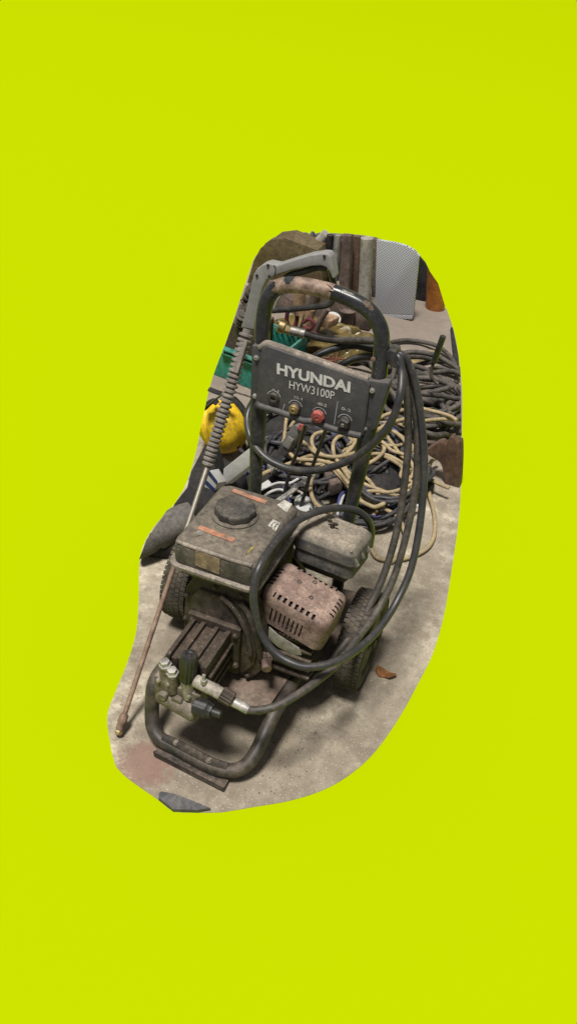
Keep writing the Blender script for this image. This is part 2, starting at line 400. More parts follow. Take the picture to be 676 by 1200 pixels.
tag(obj('floor', b, M['concrete'], smooth=False), kind='structure')

# ------------------------------------------------------------------ pressure washer
W = empty('pressure_washer', (0,.3,0), 'old dusty petrol pressure washer on two wheels with black tube frame and grey panel', 'pressure washer')

# base frame: one bent tube, a loop at the front that stands on the floor
RT = .0185
fp = [(-.15,.62,.155),(-.152,.30,.155),(-.155,.16,.165),(-.156,.105,.168),(-.155,.078,.15),(-.152,.066,.115),(-.149,.058,.082),(-.135,.038,.05),(-.105,.024,.033),(-.06,.020,.03),(.04,.008,.03),(.09,.012,.034),(.122,.030,.045),(.138,.062,.068),(.143,.112,.100),(.146,.155,.124),(.150,.21,.132),(.152,.32,.14),(.15,.62,.155)]
obj('base_tube', tube(fp, RT, 16, 6), M['foot'], W)
# strip screwed below the loop
fb = prism([(-.108,.022,.004),(.098,.002,.004),(.098,-.030,.004),(-.108,-.010,.004)], (0,0,.013), .003)
join(fb, prism([(-.108,-.006,.0165),(.098,-.026,.0165),(.098,-.031,.0165),(-.108,-.011,.0165)], (0,0,.008), .0015))
br = obj('foot_strip', fb, M['foot'], W)
sd = obj('cover_strip', tube([(-.098,.024,.041),(-.06,.021,.0425),(.04,.010,.0425),(.088,.012,.042)], .012, 10, 6, squash=1.3), M['foot'], W)
for p in ((-.058,.018,.054),(.04,.005,.054)):
    obj('nut', hexbolt(p, (0,-.35,1), .0062, .007), M['pumphead'], W)
# engine plate
pl = prism([(-.125,.118,.150),(.120,.112,.150),(.132,.122,.150),(.140,.22,.150),(.150,.33,.150),(.218,.36,.150),(.218,.66,.150),(-.215,.60,.150),(-.215,.37,.150),(-.150,.33,.150),(-.135,.20,.150)], (0,0,.005), .0015)
obj('engine_plate', pl, M['plate'], W)

# wheels
def wheel(xc, yc):
    ax = V((1,0,0)); R = .142; w = .039; c = V((xc,yc,R))
    b = BM()
    prof = [(-w*.72,.088),(-w*.95,.098),(-w,.118),(-w*.93,.130),(-w*.78,.1385),(-w*.35,.1415),(0,.142),(w*.35,.1415),(w*.78,.1385),(w*.93,.130),(w,.118),(w*.95,.098),(w*.72,.088)]
    lathe(prof, c, ax, 64, b)
    t = obj('tyre', b, M['tyre'], None)
    # tread blocks
    tb = BM()
    for row, (x, rr) in enumerate(((-.031,.1380),(-.0155,.1405),(0,.141),(.0155,.1405),(.031,.1380))):
        for k in range(58):
            a = 2*math.pi*(k+.5*(row % 2))/58
            s = V((.0066, .0056, .0036))
            q = BM(); bmesh.ops.create_cube(q, size=1)
            for v in q.verts: v.co = V((v.co.x*s.x*2, v.co.y*s.y*2, v.co.z*s.z))
            rot = Matrix.Rotation(a, 4, 'X')
            bmesh.ops.transform(q, matrix=Matrix.Translation(c) @ rot @ Matrix.Translation((x,0,rr)), verts=q.verts)
            join(tb, q)
    rim = BM()
    lathe([(-w*.75,.088),(-w*.8,.09),(-w*.55,.08),(-w*.35,.05),(-w*.45,.03),(-w*.9,.022),(-w*.95,.0),],c,ax,40,rim)
    lathe([(w*.75,.088),(w*.8,.09),(w*.55,.08),(w*.35,.05),(w*.45,.03),(w*.9,.022),(w*.95,.0)],c,ax,40,rim)
    hub = lathe([(-w*1.15,.012),(w*1.15,.012)], c, ax, 16)
    return t, tb, rim, hub
for xc, yc in ((-.270,.525),(.264,.488)):
    t, tb, rim, hub = wheel(xc, yc)
    wh = t; wh.name = 'wheel'
    wh.parent = W; wh.matrix_parent_inverse = W.matrix_world.inverted()
    obj('tread', tb, M['tread'], wh, smooth=False)
    obj('rim', rim, M['rim'], wh); obj('hub', hub, M['engine'], wh)
obj('axle', cyl((-.25,.525,.142), (.25,.489,.142), .009), M['engine'], W)
for sx in (-1,1):
    obj('axle_bracket', box((sx*.15-.004,.49,.115),(sx*.15+.004,.56,.155),.002), M['frame'], W)

# handle: two posts and a rounded top
hp = [(-.139,.630,.70),(-.146,.636,.78),(-.149,.643,.86)] + [(-0.1521,0.6460,0.9229), (-0.1475,0.6460,0.9736), (-0.1309,0.6460,1.0104), (-0.1011,0.6460,1.0312), (-0.0664,0.6460,1.0400)] 
hp2 = [(-0.0664,0.6460,1.0400), (0.0097,0.6460,1.0423), (0.0599,0.6460,1.0358), (0.1065,0.6460,1.0222), (0.1353,0.6460,0.9990), (0.1529,0.6460,0.9664), (0.1583,0.6460,0.9165)]+[(.163,.643,.86),(.161,.636,.78),(.158,.630,.70)]
hb = tube(hp[:-1]+hp2, .0195, 18, 8)
hd = obj('handle', hb, M['handle'], W)
for x0, x1 in ((-.128,-.141),(.150,.159)):
    obj('lower_post', tube([(x0,.600,.15),(x0,.606,.30),(x0,.612,.45),(x0*.4+x1*.6,.622,.58),(x1,.630,.70),(x1*1.03,.638,.80)], .02, 18, 6, rad=lambda t: .0175+.0055*min(1,max(0,(t-.45)/.35))), M['frame'], W)
wp = [(-0.1183,0.6460,1.0230), (-0.1011,0.6460,1.0312), (-0.0664,0.6460,1.0400), (-0.0272,0.6460,1.0425), (0.0097,0.6460,1.0423), (0.0228,0.6460,1.0411)]
def wr(t): return .0199*(1-max(0,(.04-t)/.04)*.03)
gb = tube(wp, .0200, 18, 6)
gb.verts.ensure_lookup_table(); rj = random.Random(4); nv = len(gb.verts)
for q in range(18):
    d_ = rj.uniform(-.016,.012); e_ = rj.uniform(-.022,.014)
    gb.verts[q].co += V((1,0,.35))*d_; gb.verts[nv-18+q].co += V((1,0,-.25))*e_
obj('worn_grip', gb, M['bare'], hd)
# chipped paint and a painted highlight on the right bend
for (px, s) in (((.098,.6285,1.0395),(.030,.004,.008)),((.1325,.631,1.020),(.011,.005,.008))):
    pass

def bend_patch(pts, r, a0, a1, seed):
    rc = random.Random(seed); c = spline(pts, 8); b = BM(); rows = []
    up = V((-.25,-.45,.85))
    for i_, p in enumerate(c):
        t = (c[min(i_+1,len(c)-1)]-c[max(i_-1,0)]).normalized(); n = (up-t*up.dot(t)).normalized(); w_ = t.cross(n)
        f = math.sin(math.pi*(i_+.35)/(len(c)-.3))**.5; row = []
        lo_, hi_ = a0*f*rc.uniform(.6,1.15), a1*f*rc.uniform(.6,1.15)
        for k in range(6):
            a = math.radians(lo_+(hi_-lo_)*k/5); row.append(b.verts.new(p+(n*math.cos(a)+w_*math.sin(a))*r))
        rows.append(row)
    for A, B in zip(rows, rows[1:]):
        for k in range(5): b.faces.new((A[k],A[k+1],B[k+1],B[k]))
    bmesh.ops.solidify(b, geom=list(b.faces), thickness=.0004)
    return b
obj('paint_chip', bend_patch([(0.0272,0.6460,1.0400), (0.0425,0.6460,1.0382), (0.0599,0.6460,1.0358), (0.0730,0.6460,1.0335)], .0201, -16, 14, 1), M['steel'], hd)  # pale steel patch paints the highlight along the bend, with some chipped paint
obj('paint_chip', bend_patch([(0.0953,0.6460,1.0260), (0.1065,0.6460,1.0222), (0.1182,0.6460,1.0143)], .0201, -22, 26, 2), M['bare'], hd)
obj('rivet', lathe([(0,.006),(.0012,.0055),(.002,.003),(.002,0)], (0.1471,0.6230,0.9099), (0,-1,.1), 14), M['lancerust'], hd)
# control panel
PY = .603
face = [(-0.1346,0.6030,0.8707), (-0.1193,0.6030,0.8838), (0.1456,0.6030,0.8590), (0.1535,0.6030,0.8496), (0.1576,0.6030,0.7106), (0.1477,0.6030,0.7000), (-0.0303,0.6030,0.7099), (-0.1311,0.6030,0.7085), (-0.1414,0.6030,0.7183)]
cp = obj('control_panel', prism(face, (0,.014,0), .003), M['panel'], W)
lip = tube([(-0.1432,0.6180,0.8669), (-0.1231,0.6180,0.8801), (-0.0512,0.6180,0.8742), (0.0402,0.6180,0.8656), (0.1435,0.6180,0.8550)], .0088, 12, 4)
join(lip, tube([(-0.1460,0.6300,0.8658), (-0.1259,0.6300,0.8792), (-0.0559,0.6300,0.8726), (0.0361,0.6300,0.8639), (0.1378,0.6300,0.8526)], .0085, 12, 4))
obj('top_edge', lip, M['panel_lip'], cp)
lo = tube([(-0.1378,0.6000,0.7208), (-0.1253,0.6000,0.7142), (-0.0770,0.6000,0.7130), (-0.0290,0.6000,0.7093), (-0.0051,0.6000,0.7062), (0.0225,0.6000,0.7119), (0.0650,0.6000,0.7069), (0.1113,0.6000,0.7057), (0.1521,0.6000,0.7080)], .0085, 12, 4)
obj('bottom_edge', lo, M['panel'], cp)
for pts in ([(-0.1643,0.6120,0.8710), (-0.1272,0.6120,0.8758), (-0.1273,0.6120,0.7026), (-0.1345,0.6120,0.7005), (-0.1596,0.6120,0.7112)], [(0.1431,0.6120,0.8565), (0.1941,0.6120,0.8635), (0.1993,0.6120,0.8580), (0.1845,0.6120,0.7389), (0.1794,0.6120,0.7274), (0.1492,0.6120,0.7006)]):
    f_ = prism(pts, (0,.03,0), .004)
    obj('side_flange', f_, M['panel'], cp)
for p in [(-0.1489,0.6110,0.8424), (-0.1459,0.6110,0.7333), (0.1596,0.6110,0.8347), (0.1552,0.6110,0.7256)]:
    obj('bolt', lathe([(0,.0075),(.002,.0075),(.002,.0055),(.006,.0045),(.0062,.002),(.004,.0018)], p, (0,-1,0), 12), M['steel'], cp)
# printed frame line, lettering
obj('lettering', text_bm('HYUNDAI', (-0.0876,0.6030,0.8169), (0.1073,0.6030,0.8168), (-0.0893,0.6030,0.8473), .0012, .042), M['letter'], cp, smooth=False)
obj('lettering', text_bm('HYW3100P', (-0.0516,0.6030,0.7857), (0.0694,0.6030,0.7874), (-0.0522,0.6030,0.8083), .0012, .0), M['letter'], cp, smooth=False)
for body, a, bb, c in (('0-1',(-0.0966,0.6030,0.7658),(-0.0789,0.6030,0.7659),(-0.0967,0.6030,0.7732)),('15-1',(-0.0350,0.6030,0.7622),(-0.0140,0.6030,0.7620),(-0.0352,0.6030,0.7695)),('40-2',(0.0266,0.6030,0.7613),(0.0519,0.6030,0.7612),(0.0264,0.6030,0.7698)),('0-2',(0.0914,0.6030,0.7653),(0.1163,0.6030,0.7652),(0.0910,0.6030,0.7737))):
    obj('marking', text_bm(body, a, bb, c, .001, .01), M['line'], cp, smooth=False)
def ring_arc(c, r, a0, a1, th=.0012):
    b = BM(); n = 16; rows = []
    for k in range(n+1):
        a = math.radians(a0+(a1-a0)*k/n)
        rows.append((b.verts.new((c[0]+math.cos(a)*(r-th/2), c[1]-.001, c[2]+math.sin(a)*(r-th/2))), b.verts.new((c[0]+math.cos(a)*(r+th/2), c[1]-.001, c[2]+math.sin(a)*(r+th/2)))))
    for p, q in zip(rows, rows[1:]): b.faces.new((p[0],p[1],q[1],q[0]))
    return b
for k, c in enumerate([(-0.0906,0.6030,0.7490), (-0.0306,0.6030,0.7387), (0.0351,0.6030,0.7366), (0.1040,0.6030,0.7369)]):
    arc = ring_arc(c, .0185, 15, 165, .0016)
    obj('arc_marking', arc, M['line'], cp, smooth=False)
    ax = (.05,-1,-.12)
    soc = lathe([(0,.0145),(.004,.0155),(.008,.0145),(.009,.012),(.008,.0072),(.002,.006)], c, ax, 24)
    nz = obj('nozzle_socket', soc, M['rubber'], cp)
    if k == 1: obj('nozzle', lathe([(.003,.0125),(.014,.0135),(.018,.012),(.018,.0075),(.022,.007),(.022,.0032),(.016,.0025)], c, ax, 16), M['brass'], cp)
    if k == 2: obj('nozzle_cap', lathe([(.006,.0165),(.014,.0175),(.020,.0155),(.0215,.005),(.020,.004)], c, ax, 8), M['red'], cp)
    if k == 3:
        obj('nozzle_cap', lathe([(.006,.0145),(.016,.0155),(.020,.0125),(.020,.006)], c, ax, 10, wob=lambda t,d: 1+.08*math.cos(5*t)), M['rubber'], cp)
        obj('nozzle', lathe([(.018,.0048),(.023,.0045),(.023,.002),(.019,.0015)], c, ax, 12), M['steel'], cp)
for a, c in (((-0.0597,0.6025,0.7368),(-0.0658,0.6025,0.7099)),((0.0791,0.6025,0.7839),(0.0777,0.6025,0.7194))):
    obj('divider_line', cyl(a, c, .0008, seg=6), M['line'], cp)

# hose hook on the right post
hk = obj('hose_hook', prism([(0.1763,0.6350,0.9056), (0.1723,0.6350,0.9315), (0.1822,0.6350,0.9363), (0.1952,0.6350,0.9352), (0.2010,0.6350,0.9121), (0.2110,0.6350,0.9034), (0.2103,0.6350,0.8941), (0.1952,0.6350,0.8947)], (0,.045,0), .002), M['frame'], W)

# engine
EB = box((-.125,.215,.155),(.055,.46,.455),.012)
en = obj('engine_block', EB, M['engine'], W)
cv = prism([(-.135,.20,.30),(-.130,.20,.40),(-.105,.20,.448),(.035,.20,.448),(.062,.20,.42),(.098,.20,.285),(.092,.20,.22),(.06,.20,.165),(-.10,.20,.165),(-.13,.20,.215)], (0,.03,0), .005)
cover = obj('crankcase_cover', cv, M['engine'], W)
inner = prism([(-.115,.19,.30),(-.11,.19,.385),(-.09,.19,.42),(.025,.19,.42),(.045,.19,.40),(.074,.19,.285),(.068,.19,.23),(.04,.19,.185),(-.085,.19,.185),(-.11,.19,.225)], (0,.02,0), .006)
obj('cover_plate', inner, M['engine'], cover)
for p in ((-.125,.2,.38),(-.05,.2,.437),(.02,.2,.437),(.055,.2,.40),(.083,.2,.32),(.085,.2,.235),(.05,.2,.175),(-.04,.2,.175),(-.118,.2,.225),(-.128,.2,.3)):
    obj('bolt', hexbolt(p, (0,-1,0), .0062, .007), M['engine'], cover)
# raised rib running down the cover to the drain plug
rb = tube([(.02,.192,.42),(.048,.186,.395),(.075,.186,.315),(.085,.186,.27)], .008, 8, 4); obj('rib', rb, M['engine'], cover)
rb = tube([(-.03,.188,.425),(.01,.184,.40),(.045,.184,.34),(.06,.184,.27)], .007, 8, 4); obj('rib', rb, M['engine'], cover)
obj('drain_plug', join(cyl((.098,.195,.262),(.112,.165,.258),.0125,seg=16,bev=.002), cyl((.088,.21,.265),(.1,.19,.262),.016,seg=6)), M['muffler'], W)
obj('cable_clip', tube([(0.0158,0.2150,0.1763), (0.0248,0.2150,0.1900), (0.0391,0.2150,0.1936), (0.0468,0.2150,0.1847), (0.0567,0.2150,0.1799), (0.0724,0.2150,0.1969), (0.0737,0.2150,0.2132), (0.0616,0.2150,0.2168)], .0035, 8, 5), M['rubber'], W)
# cylinder barrel under the heat shield, recoil starter behind
cb = BM()
for k in range(7): join(cb, box((.05,.235,.19+k*.03),(.20,.40,.197+k*.03),.002))
join(cb, box((.05,.25,.19),(.18,.385,.39),.004))
obj('cylinder_fins', cb, M['engine'], W)
obj('recoil_starter', lathe([(0,.12),(.03,.118),(.05,.10),(.058,.05),(.058,0)], (-.03,.46,.29), (0,1,0), 32), M['engine'], W)

# fuel tank
def rounded_loft(sections, seg=6):
    """sections: (z, x0, x1, y0, y1, radius)"""
    b = BM(); rings = []
    for z, x0, x1, y0, y1, r in sections:
        ring = []
        for (cx, cy, a0) in ((x1-r,y1-r,0),(x0+r,y1-r,90),(x0+r,y0+r,180),(x1-r,y0+r,270)):
            for k in range(seg+1):
                a = math.radians(a0+90*k/seg); ring.append(b.verts.new((cx+r*math.cos(a), cy+r*math.sin(a), z)))
        rings.append(ring)
    n = len(rings[0])
    for A, B in zip(rings, rings[1:]):
        for k in range(n): b.faces.new((A[k],A[(k+1)%n],B[(k+1)%n],B[k]))
    b.faces.new(rings[0][::-1]); b.faces.new(rings[-1])
    return b
tk = rounded_loft([(.500,-.152,.062,.170,.446,.024),(.520,-.1535,.0635,.1685,.4475,.024),(.550,-.152,.062,.170,.446,.024),(.5555,-.150,.060,.172,.444,.024),(.564,-.142,.052,.181,.435,.024),(.566,-.138,.048,.185,.431,.024)])
tank = obj('fuel_tank', tk, M['tank'], W)
obj('tank_bottom', rounded_loft([(.455,-.135,.045,.190,.425,.03),(.470,-.148,.058,.176,.440,.028),(.493,-.150,.060,.173,.443,.026)]), M['tank_side'], tank)
obj('tank_flange', rounded_loft([(.490,-.160,.070,.161,.455,.028),(.4915,-.1625,.0725,.1585,.4575,.03),(.4985,-.1625,.0725,.1585,.4575,.03),(.500,-.160,.070,.161,.455,.028)]), M['flange'], tank)
cc = V((-.062,.325,.566))
obj('filler_neck', lathe([(0,.058),(.003,.058),(.006,.053),(.006,.04)], cc, (0,0,1), 40), M['tank'], tank)
cap = lathe([(.005,.044),(.007,.0495),(.019,.050),(.024,.048),(.0265,.043),(.027,.036),(.0255,.033),(.0255,.012),(.0275,.009),(.0275,0)], cc, (0,0,1), 72, wob=lambda t,d: 1+(.035*(math.cos(9*t)) if .006 < d < .026 else 0))
obj('fuel_cap', cap, M['cap'], tank)
ZT = .5668
obj('sticker', quad([(-0.1117,0.4082,0.5668), (-0.1108,0.4214,0.5668), (-0.0157,0.4143,0.5668), (-0.0138,0.3990,0.5668)], (0,0,1)), M['orange_label'], tank, smooth=False)
obj('sticker', quad([(-0.1174,0.2306,0.5668), (-0.1162,0.2461,0.5668), (-0.0220,0.2407,0.5668), (-0.0205,0.2234,0.5668)], (0,0,1)), M['orange_label'], tank, smooth=False)
obj('sticker', quad([(0.0262,0.3220,0.5668), (0.0278,0.3498,0.5668), (0.0496,0.3460,0.5668), (0.0516,0.3092,0.5668)], (0,0,1)), M['white_label'], tank, smooth=False)
ca, cb_, cc_ = V((0.0328,0.3177,0.5683)), V((0.0514,0.3125,0.5683)), V((0.0311,0.3408,0.5683))
cu_, cv2 = cb_-ca, cc_-ca
ce = BM()
for cx_ in (.30,.78):
    tube([ca+cu_*(cx_+.22*math.cos(a))+cv2*(.5+.48*math.sin(a)) for a in [math.radians(70+220*k/10) for k in range(11)]], .0009, 6, 1, bm=ce, raw=True)
tube([ca+cu_*.58+cv2*.5, ca+cu_*.80+cv2*.5], .0009, 6, 1, bm=ce, raw=True)
obj('ce_mark', ce, M['print'], tank)
obj('sticker', quad([(0.0139,0.4099,0.5668), (0.0207,0.4382,0.5668), (0.0456,0.4311,0.5668), (0.0468,0.3914,0.5668)], (0,0,1)), M['white_label'], tank, smooth=False)
lines = BM()
for k in range(4):
    a = V((0.0211,0.4119,0.5680)); d = V((0.0418,0.3949,0.5680))-a
    e = V((0.0231,0.4294,0.5680))-a
    p0 = a+d*(.12+.24*k); p1 = p0+e*.85
    join(lines, cyl(p0, p1, .0006, seg=4))
obj('sticker_print', lines, M['line'], tank)
obj('warning_disc', lathe([(0,.009),(.001,.009)], (-0.1045,0.2207,0.5668), (0,0,1), 20), M['paper'], tank)
obj('yellow_streak', quad([(0.0258,0.1984,0.5668), (0.0225,0.2247,0.5668), (0.0293,0.2389,0.5668), (0.0308,0.2256,0.5668), (0.0280,0.2030,0.5668), (0.0235,0.1938,0.5668)], (0,0,1), .0008), M['yellow_mark'], tank, smooth=False)
obj('plate_label', quad([(-0.0889,0.1685,0.5575), (-0.0266,0.1685,0.5559), (-0.0261,0.1685,0.5097), (-0.0892,0.1685,0.5135)], (0,-1,0), .0015), M['yellow_label'], tank, smooth=False)
# pale edge along the front of the tank top
bd = tube([(-.140,.176,.5595),(-.10,.1745,.5585),(.0,.1745,.5585),(.050,.176,.5595)], .0052, 10, 4)
obj('worn_edge', bd, M['flange'], tank)
# pale band along the front edge of the tank top
# pump
pm = BM()
join(pm, box((-.094,.045,.205),(.004,.195,.322),.010))
for x in (-.093,-.066,-.030,.002):
    join(pm, box((x-.006,.040,.30),(x+.006,.19,.334),.003))
for z in (.29,.262,.234):
    join(pm, box((.0,.050,z-.006),(.016,.19,z+.006),.003))
join(pm, box((-.112,.175,.19),(.032,.198,.345),.006))
pump = obj('pump', pm, M['pump'], W)
for p in ((-.098,.17,.33),(.02,.17,.325),(.025,.17,.225)):
    obj('bolt', hexbolt((p[0],.176,p[2]), (0,-1,0), .007,.008), M['engine'], pump)
# pump head with the pressure regulator
hd_ = BM()
join(hd_, box((-.108,.012,.192),(.008,.055,.266),.007))
join(hd_, box((-.112,.006,.205),(-.058,.03,.285),.006))
join(hd_, cyl((-.05,.0,.225),(-.05,.03,.225),.016,seg=16,bev=.003))
join(hd_, cyl((-.085,-.006,.232),(-.085,.02,.232),.013,seg=16,bev=.003))
join(hd_, cyl((-.105,.022,.215),(.002,.011,.203),.024,seg=20,bev=.004))
join(hd_, cyl((-.088,.020,.24),(-.088,.02,.318),.0145,seg=16,bev=.003))
join(hd_, cyl((-.066,.018,.24),(-.066,.015,.305),.0145,seg=16,bev=.003))
head = obj('pump_head', hd_, M['pumphead'], pump)
for p in ((-.088,.02,.318),(-.066,.015,.305)):
    obj('valve_cap', hexbolt(p, (-.1,-.1,1), .0118, .015), M['steel'], pump)
kn = lathe([(0,.0165),(.004,.019),(.062,.0205),(.072,.0205),(.078,.018),(.0785,.010),(.0765,.008),(.0765,.003),(.079,0)], (-0.0308,0.0200,0.2951), (.0,.12,1), 60, wob=lambda t,d: 1+(.07*math.copysign(1,math.cos(15*t)) if .003 < d < .066 else 0))
obj('pressure_knob', kn, M['blackplastic'], pump)
obj('knob_stem', cyl((-0.0256,0.0200,0.2382), (-0.0308,0.0200,0.2951), .0125, .0165, seg=14), M['alu'], pump)
ot = cyl((-0.0120,0.0200,0.3043), (0.0611,0.0200,0.2909), .0155, seg=16, bev=.003)
join(ot, cyl((0.0120,0.0300,0.2944), (0.0431,0.0350,0.2842), .011, seg=12, bev=.002))
obj('outlet_pipe', ot, M['alu'], pump)
bl = cyl((0.0151,0.0120,0.3139), (0.0154,0.0120,0.3270), .0072, seg=6); join(bl, cyl((0.0154,0.0120,0.3270), (0.0155,0.0120,0.3427), .0042, seg=8))
obj('bleed_nipple', bl, M['steel'], pump)
cn = V((0.0567,0.0200,0.2930)); c2 = V((0.0876,0.0200,0.2837)); ax = (c2-cn)
obj('outlet_nut', lathe([(0,.016),(.003,.0185),(ax.length-.002,.0185),(ax.length,.016),(ax.length,.009)], cn, ax, 60, wob=lambda t,d: 1+.05*math.copysign(1,math.cos(14*t))), M['pump'], pump)
i0 = V((-0.0030,0.0000,0.2434)); i1 = V((0.0460,0.0000,0.2446)); ax = (i1-i0)
obj('inlet_coupling', join(lathe([(0,.013),(.004,.0205),(ax.length*.72,.0215),(ax.length*.78,.0185),(ax.length,.0165),(ax.length,.011)], i0, ax, 48, wob=lambda t,d: 1+.04*math.cos(8*t)), cyl(i0+ax*.9, i0+ax*1.45, .0105, .0095, seg=16, bev=.001)), M['blackplastic'], pump)
for p in ((-.098,.006,.278),(-.072,.006,.278),(-.098,.006,.212),(-.02,.012,.255)):
    obj('bolt', hexbolt(p, (0,-1,0), .005,.006), M['steel'], head)
obj('bleed_nipple', cyl((-0.0127,0.0000,0.2141), (-0.0136,0.0000,0.1967), .006, seg=8), M['steel'], pump)

# exhaust heat shield with real holes
def shield():
    A = V((.056,.228,.452)); B_ = V((.234,.228,.400)); C_ = V((.063,.372,.447)); D_ = V((.242,.372,.397))
    dn = V((-.013,.0,-.092))
    nx, ny = 34, 28; rr = .022
    b = BM()
    # outline section on the top plane, u to the right, v to the back
    def P(u, v, h):       # h: depth below the top
        p = A+(B_-A)*u+(C_-A)*v
        return p+dn*h
    lu = (B_-A).length; lv = (C_-A).length
    # faces: top as a grid, four rounded sides as strips of cells; cells that are holes are left out
    ring = []
    seg = 7; r = .024
    def inset(d):         # closed ring of points at inset d
        pts = []
        r2 = max(r-d, .004)
        for cx, cy, a0 in ((lu-r,r,270),(lu-r,lv-r,0),(r,lv-r,90),(r,r,180)):
            for k in range(seg+1):
                a = math.radians(a0+90*k/seg); pts.append((cx+r2*math.cos(a), cy+r2*math.sin(a)))
        return pts
    def dens(pts, n_long):
        out = []
        m = len(pts)
        for i in range(m):
            p, q = pts[i], pts[(i+1) % m]
            L = math.hypot(q[0]-p[0], q[1]-p[1])
            straight = (i % (seg+1)) == seg
            n = n_long[(i//(seg+1)) % 4] if straight else 1
            for k in range(n): out.append((p[0]+(q[0]-p[0])*k/n, p[1]+(q[1]-p[1])*k/n, (i//(seg+1)) if straight else -1, k, n))
        return out
    NL = (19, 35, 19, 35)   # after corner 0: right side; 1: back; 2: left; 3: front
    levels = [(.026,0.0),(.0165,0.012),(.0085,.035),(.004,.075),(.0012,.14),(0,.24),(0,.42),(0,.86),(0,1.0)]
    rings = []
    for d, h in levels:
        pts = dens(inset(d), NL)
        rings.append([(b.verts.new(P(x/lu, y/lv, h)), s, k, n) for x, y, s, k, n in pts])
    m = len(rings[0])
    for li in range(len(rings)-1):
        for i in range(m):
            v, s, k, n = rings[li][i]
            hole = False
            if s >= 0 and 1 < k < n-2:
                if li in (1,2) and s in (3,1): hole = (k % 4) in (1,2)            # row of round holes on the front shoulder
                if li in (1,2) and s in (0,2): hole = (k % 3) == 1                # slots on the side shoulders
                if li == 6 and s in (3,1): hole = (k % 3) == 1 and k < n*.8      # tall slots on the front
                if li == 6 and s in (0,2): hole = False
            if hole: continue
            j = (i+1) % m
            b.faces.new((rings[li][i][0], rings[li][j][0], rings[li+1][j][0], rings[li+1][i][0]))
    b.faces.new([q[0] for q in rings[0]])
    return b, A, B_, C_, dn
sb, A_, B_, C_, dn_ = shield()
lump(sb, .0012, 30, 3)
sh = obj('muffler_guard', sb, M['muffler'], W, ang=50)
inn = BM()
lo_ = [A_+(B_-A_)*u+(C_-A_)*v+dn_*.12 for u, v in ((.06,.08),(.94,.08),(.94,.92),(.06,.92))]
join(inn, prism(lo_, dn_*.8, .01))
obj('silencer', inn, M['soot'], sh)
for u, v in ((.35,.62),(.60,.42),(.52,.8)):
    p = A_+(B_-A_)*u+(C_-A_)*v
    obj('rivet', lathe([(0,.007),(.0008,.0065),(.001,.003),(-.001,.001)], p+V((0,0,.0)), (.28,0,.96), 12), M['rim'], sh)
obj('gasket_sheet', prism([(0.0951,0.2000,0.3651), (0.1211,0.2000,0.3479), (0.1763,0.2000,0.3295), (0.1849,0.2000,0.3099), (0.1634,0.2000,0.2999), (0.1218,0.2000,0.3103), (0.0956,0.2000,0.3277)], (0,.004,0), .001), M['paper'], W)

# air cleaner
def T(u, v, h):
    a = V((.070,.405,.512)); return a+V((.158,0,-.012))*u+V((.012,.118,-.0013))*v+V((.003,0,-1))*h
def acbox(levels, nm, m):
    b = BM(); rings = []
    for h, g, r in levels:
        ring = []
        x0, x1, y0, y1 = -g/.16, 1+g/.16, -g/.118, 1+g/.118
        rx, ry = r/.16, r/.118
        for cx, cy, a0 in ((x1-rx,y1-ry,0),(x0+rx,y1-ry,90),(x0+rx,y0+ry,180),(x1-rx,y0+ry,270)):
            for k in range(5):
                a = math.radians(a0+22.5*k); ring.append(b.verts.new(T(cx+rx*math.cos(a), cy+ry*math.sin(a), h)))
        rings.append(ring)
    n = len(rings[0])
    for X_, Y_ in zip(rings, rings[1:]):
        for k in range(n): b.faces.new((X_[k],X_[(k+1)%n],Y_[(k+1)%n],Y_[k]))
    b.faces.new(rings[0]); b.faces.new(rings[-1][::-1])
    return b
ac = obj('air_cleaner', acbox([(0,-.014,.012),(.0035,-.008,.014),(.016,.002,.018),(.020,.004,.02),(.046,.007,.02),(.050,.004,.02)], 'a', M['filter']), M['filter'], W)
obj('filter_base', acbox([(.050,-.002,.018),(.062,.002,.018),(.090,.002,.018),(.097,-.006,.016),(.125,-.02,.012)], 'b', M['filterbase']), M['filterbase'], ac)
# notches down the right corner
for k in range(3):
    p = T(1.03,.08+.30*k,.026); obj('corner_ridge', cyl(p+V((-.020,0,.020)), p+V((.004,0,-.022)), .006, .008, seg=8, bev=.002), M['filter'], ac)
wn = T(.44,.52,0)
wnb = lathe([(0,.026),(.001,.026),(.001,.024),(.0002,.023)], wn, (0.07,0,1), 32); obj('lid_ring', wnb, M['filter'], ac)
wg = cyl(wn, wn+V((0,0,.014)), .006, seg=10); join(wg, blob(wn+V((-.009,.003,.016)), (.0075,.003,.006), 2, 0)); join(wg, blob(wn+V((.009,-.003,.016)), (.0075,.003,.006), 2, 0))
obj('wing_nut', wg, M['engine'], ac)

# ------------------------------------------------------------------ high-pressure hose
HS = empty('pressure_hose', (0.2097,0.5363,0.0000), 'long black rubber hose hung in loops from the panel hook down to the pump', 'hose')
RH = .0098
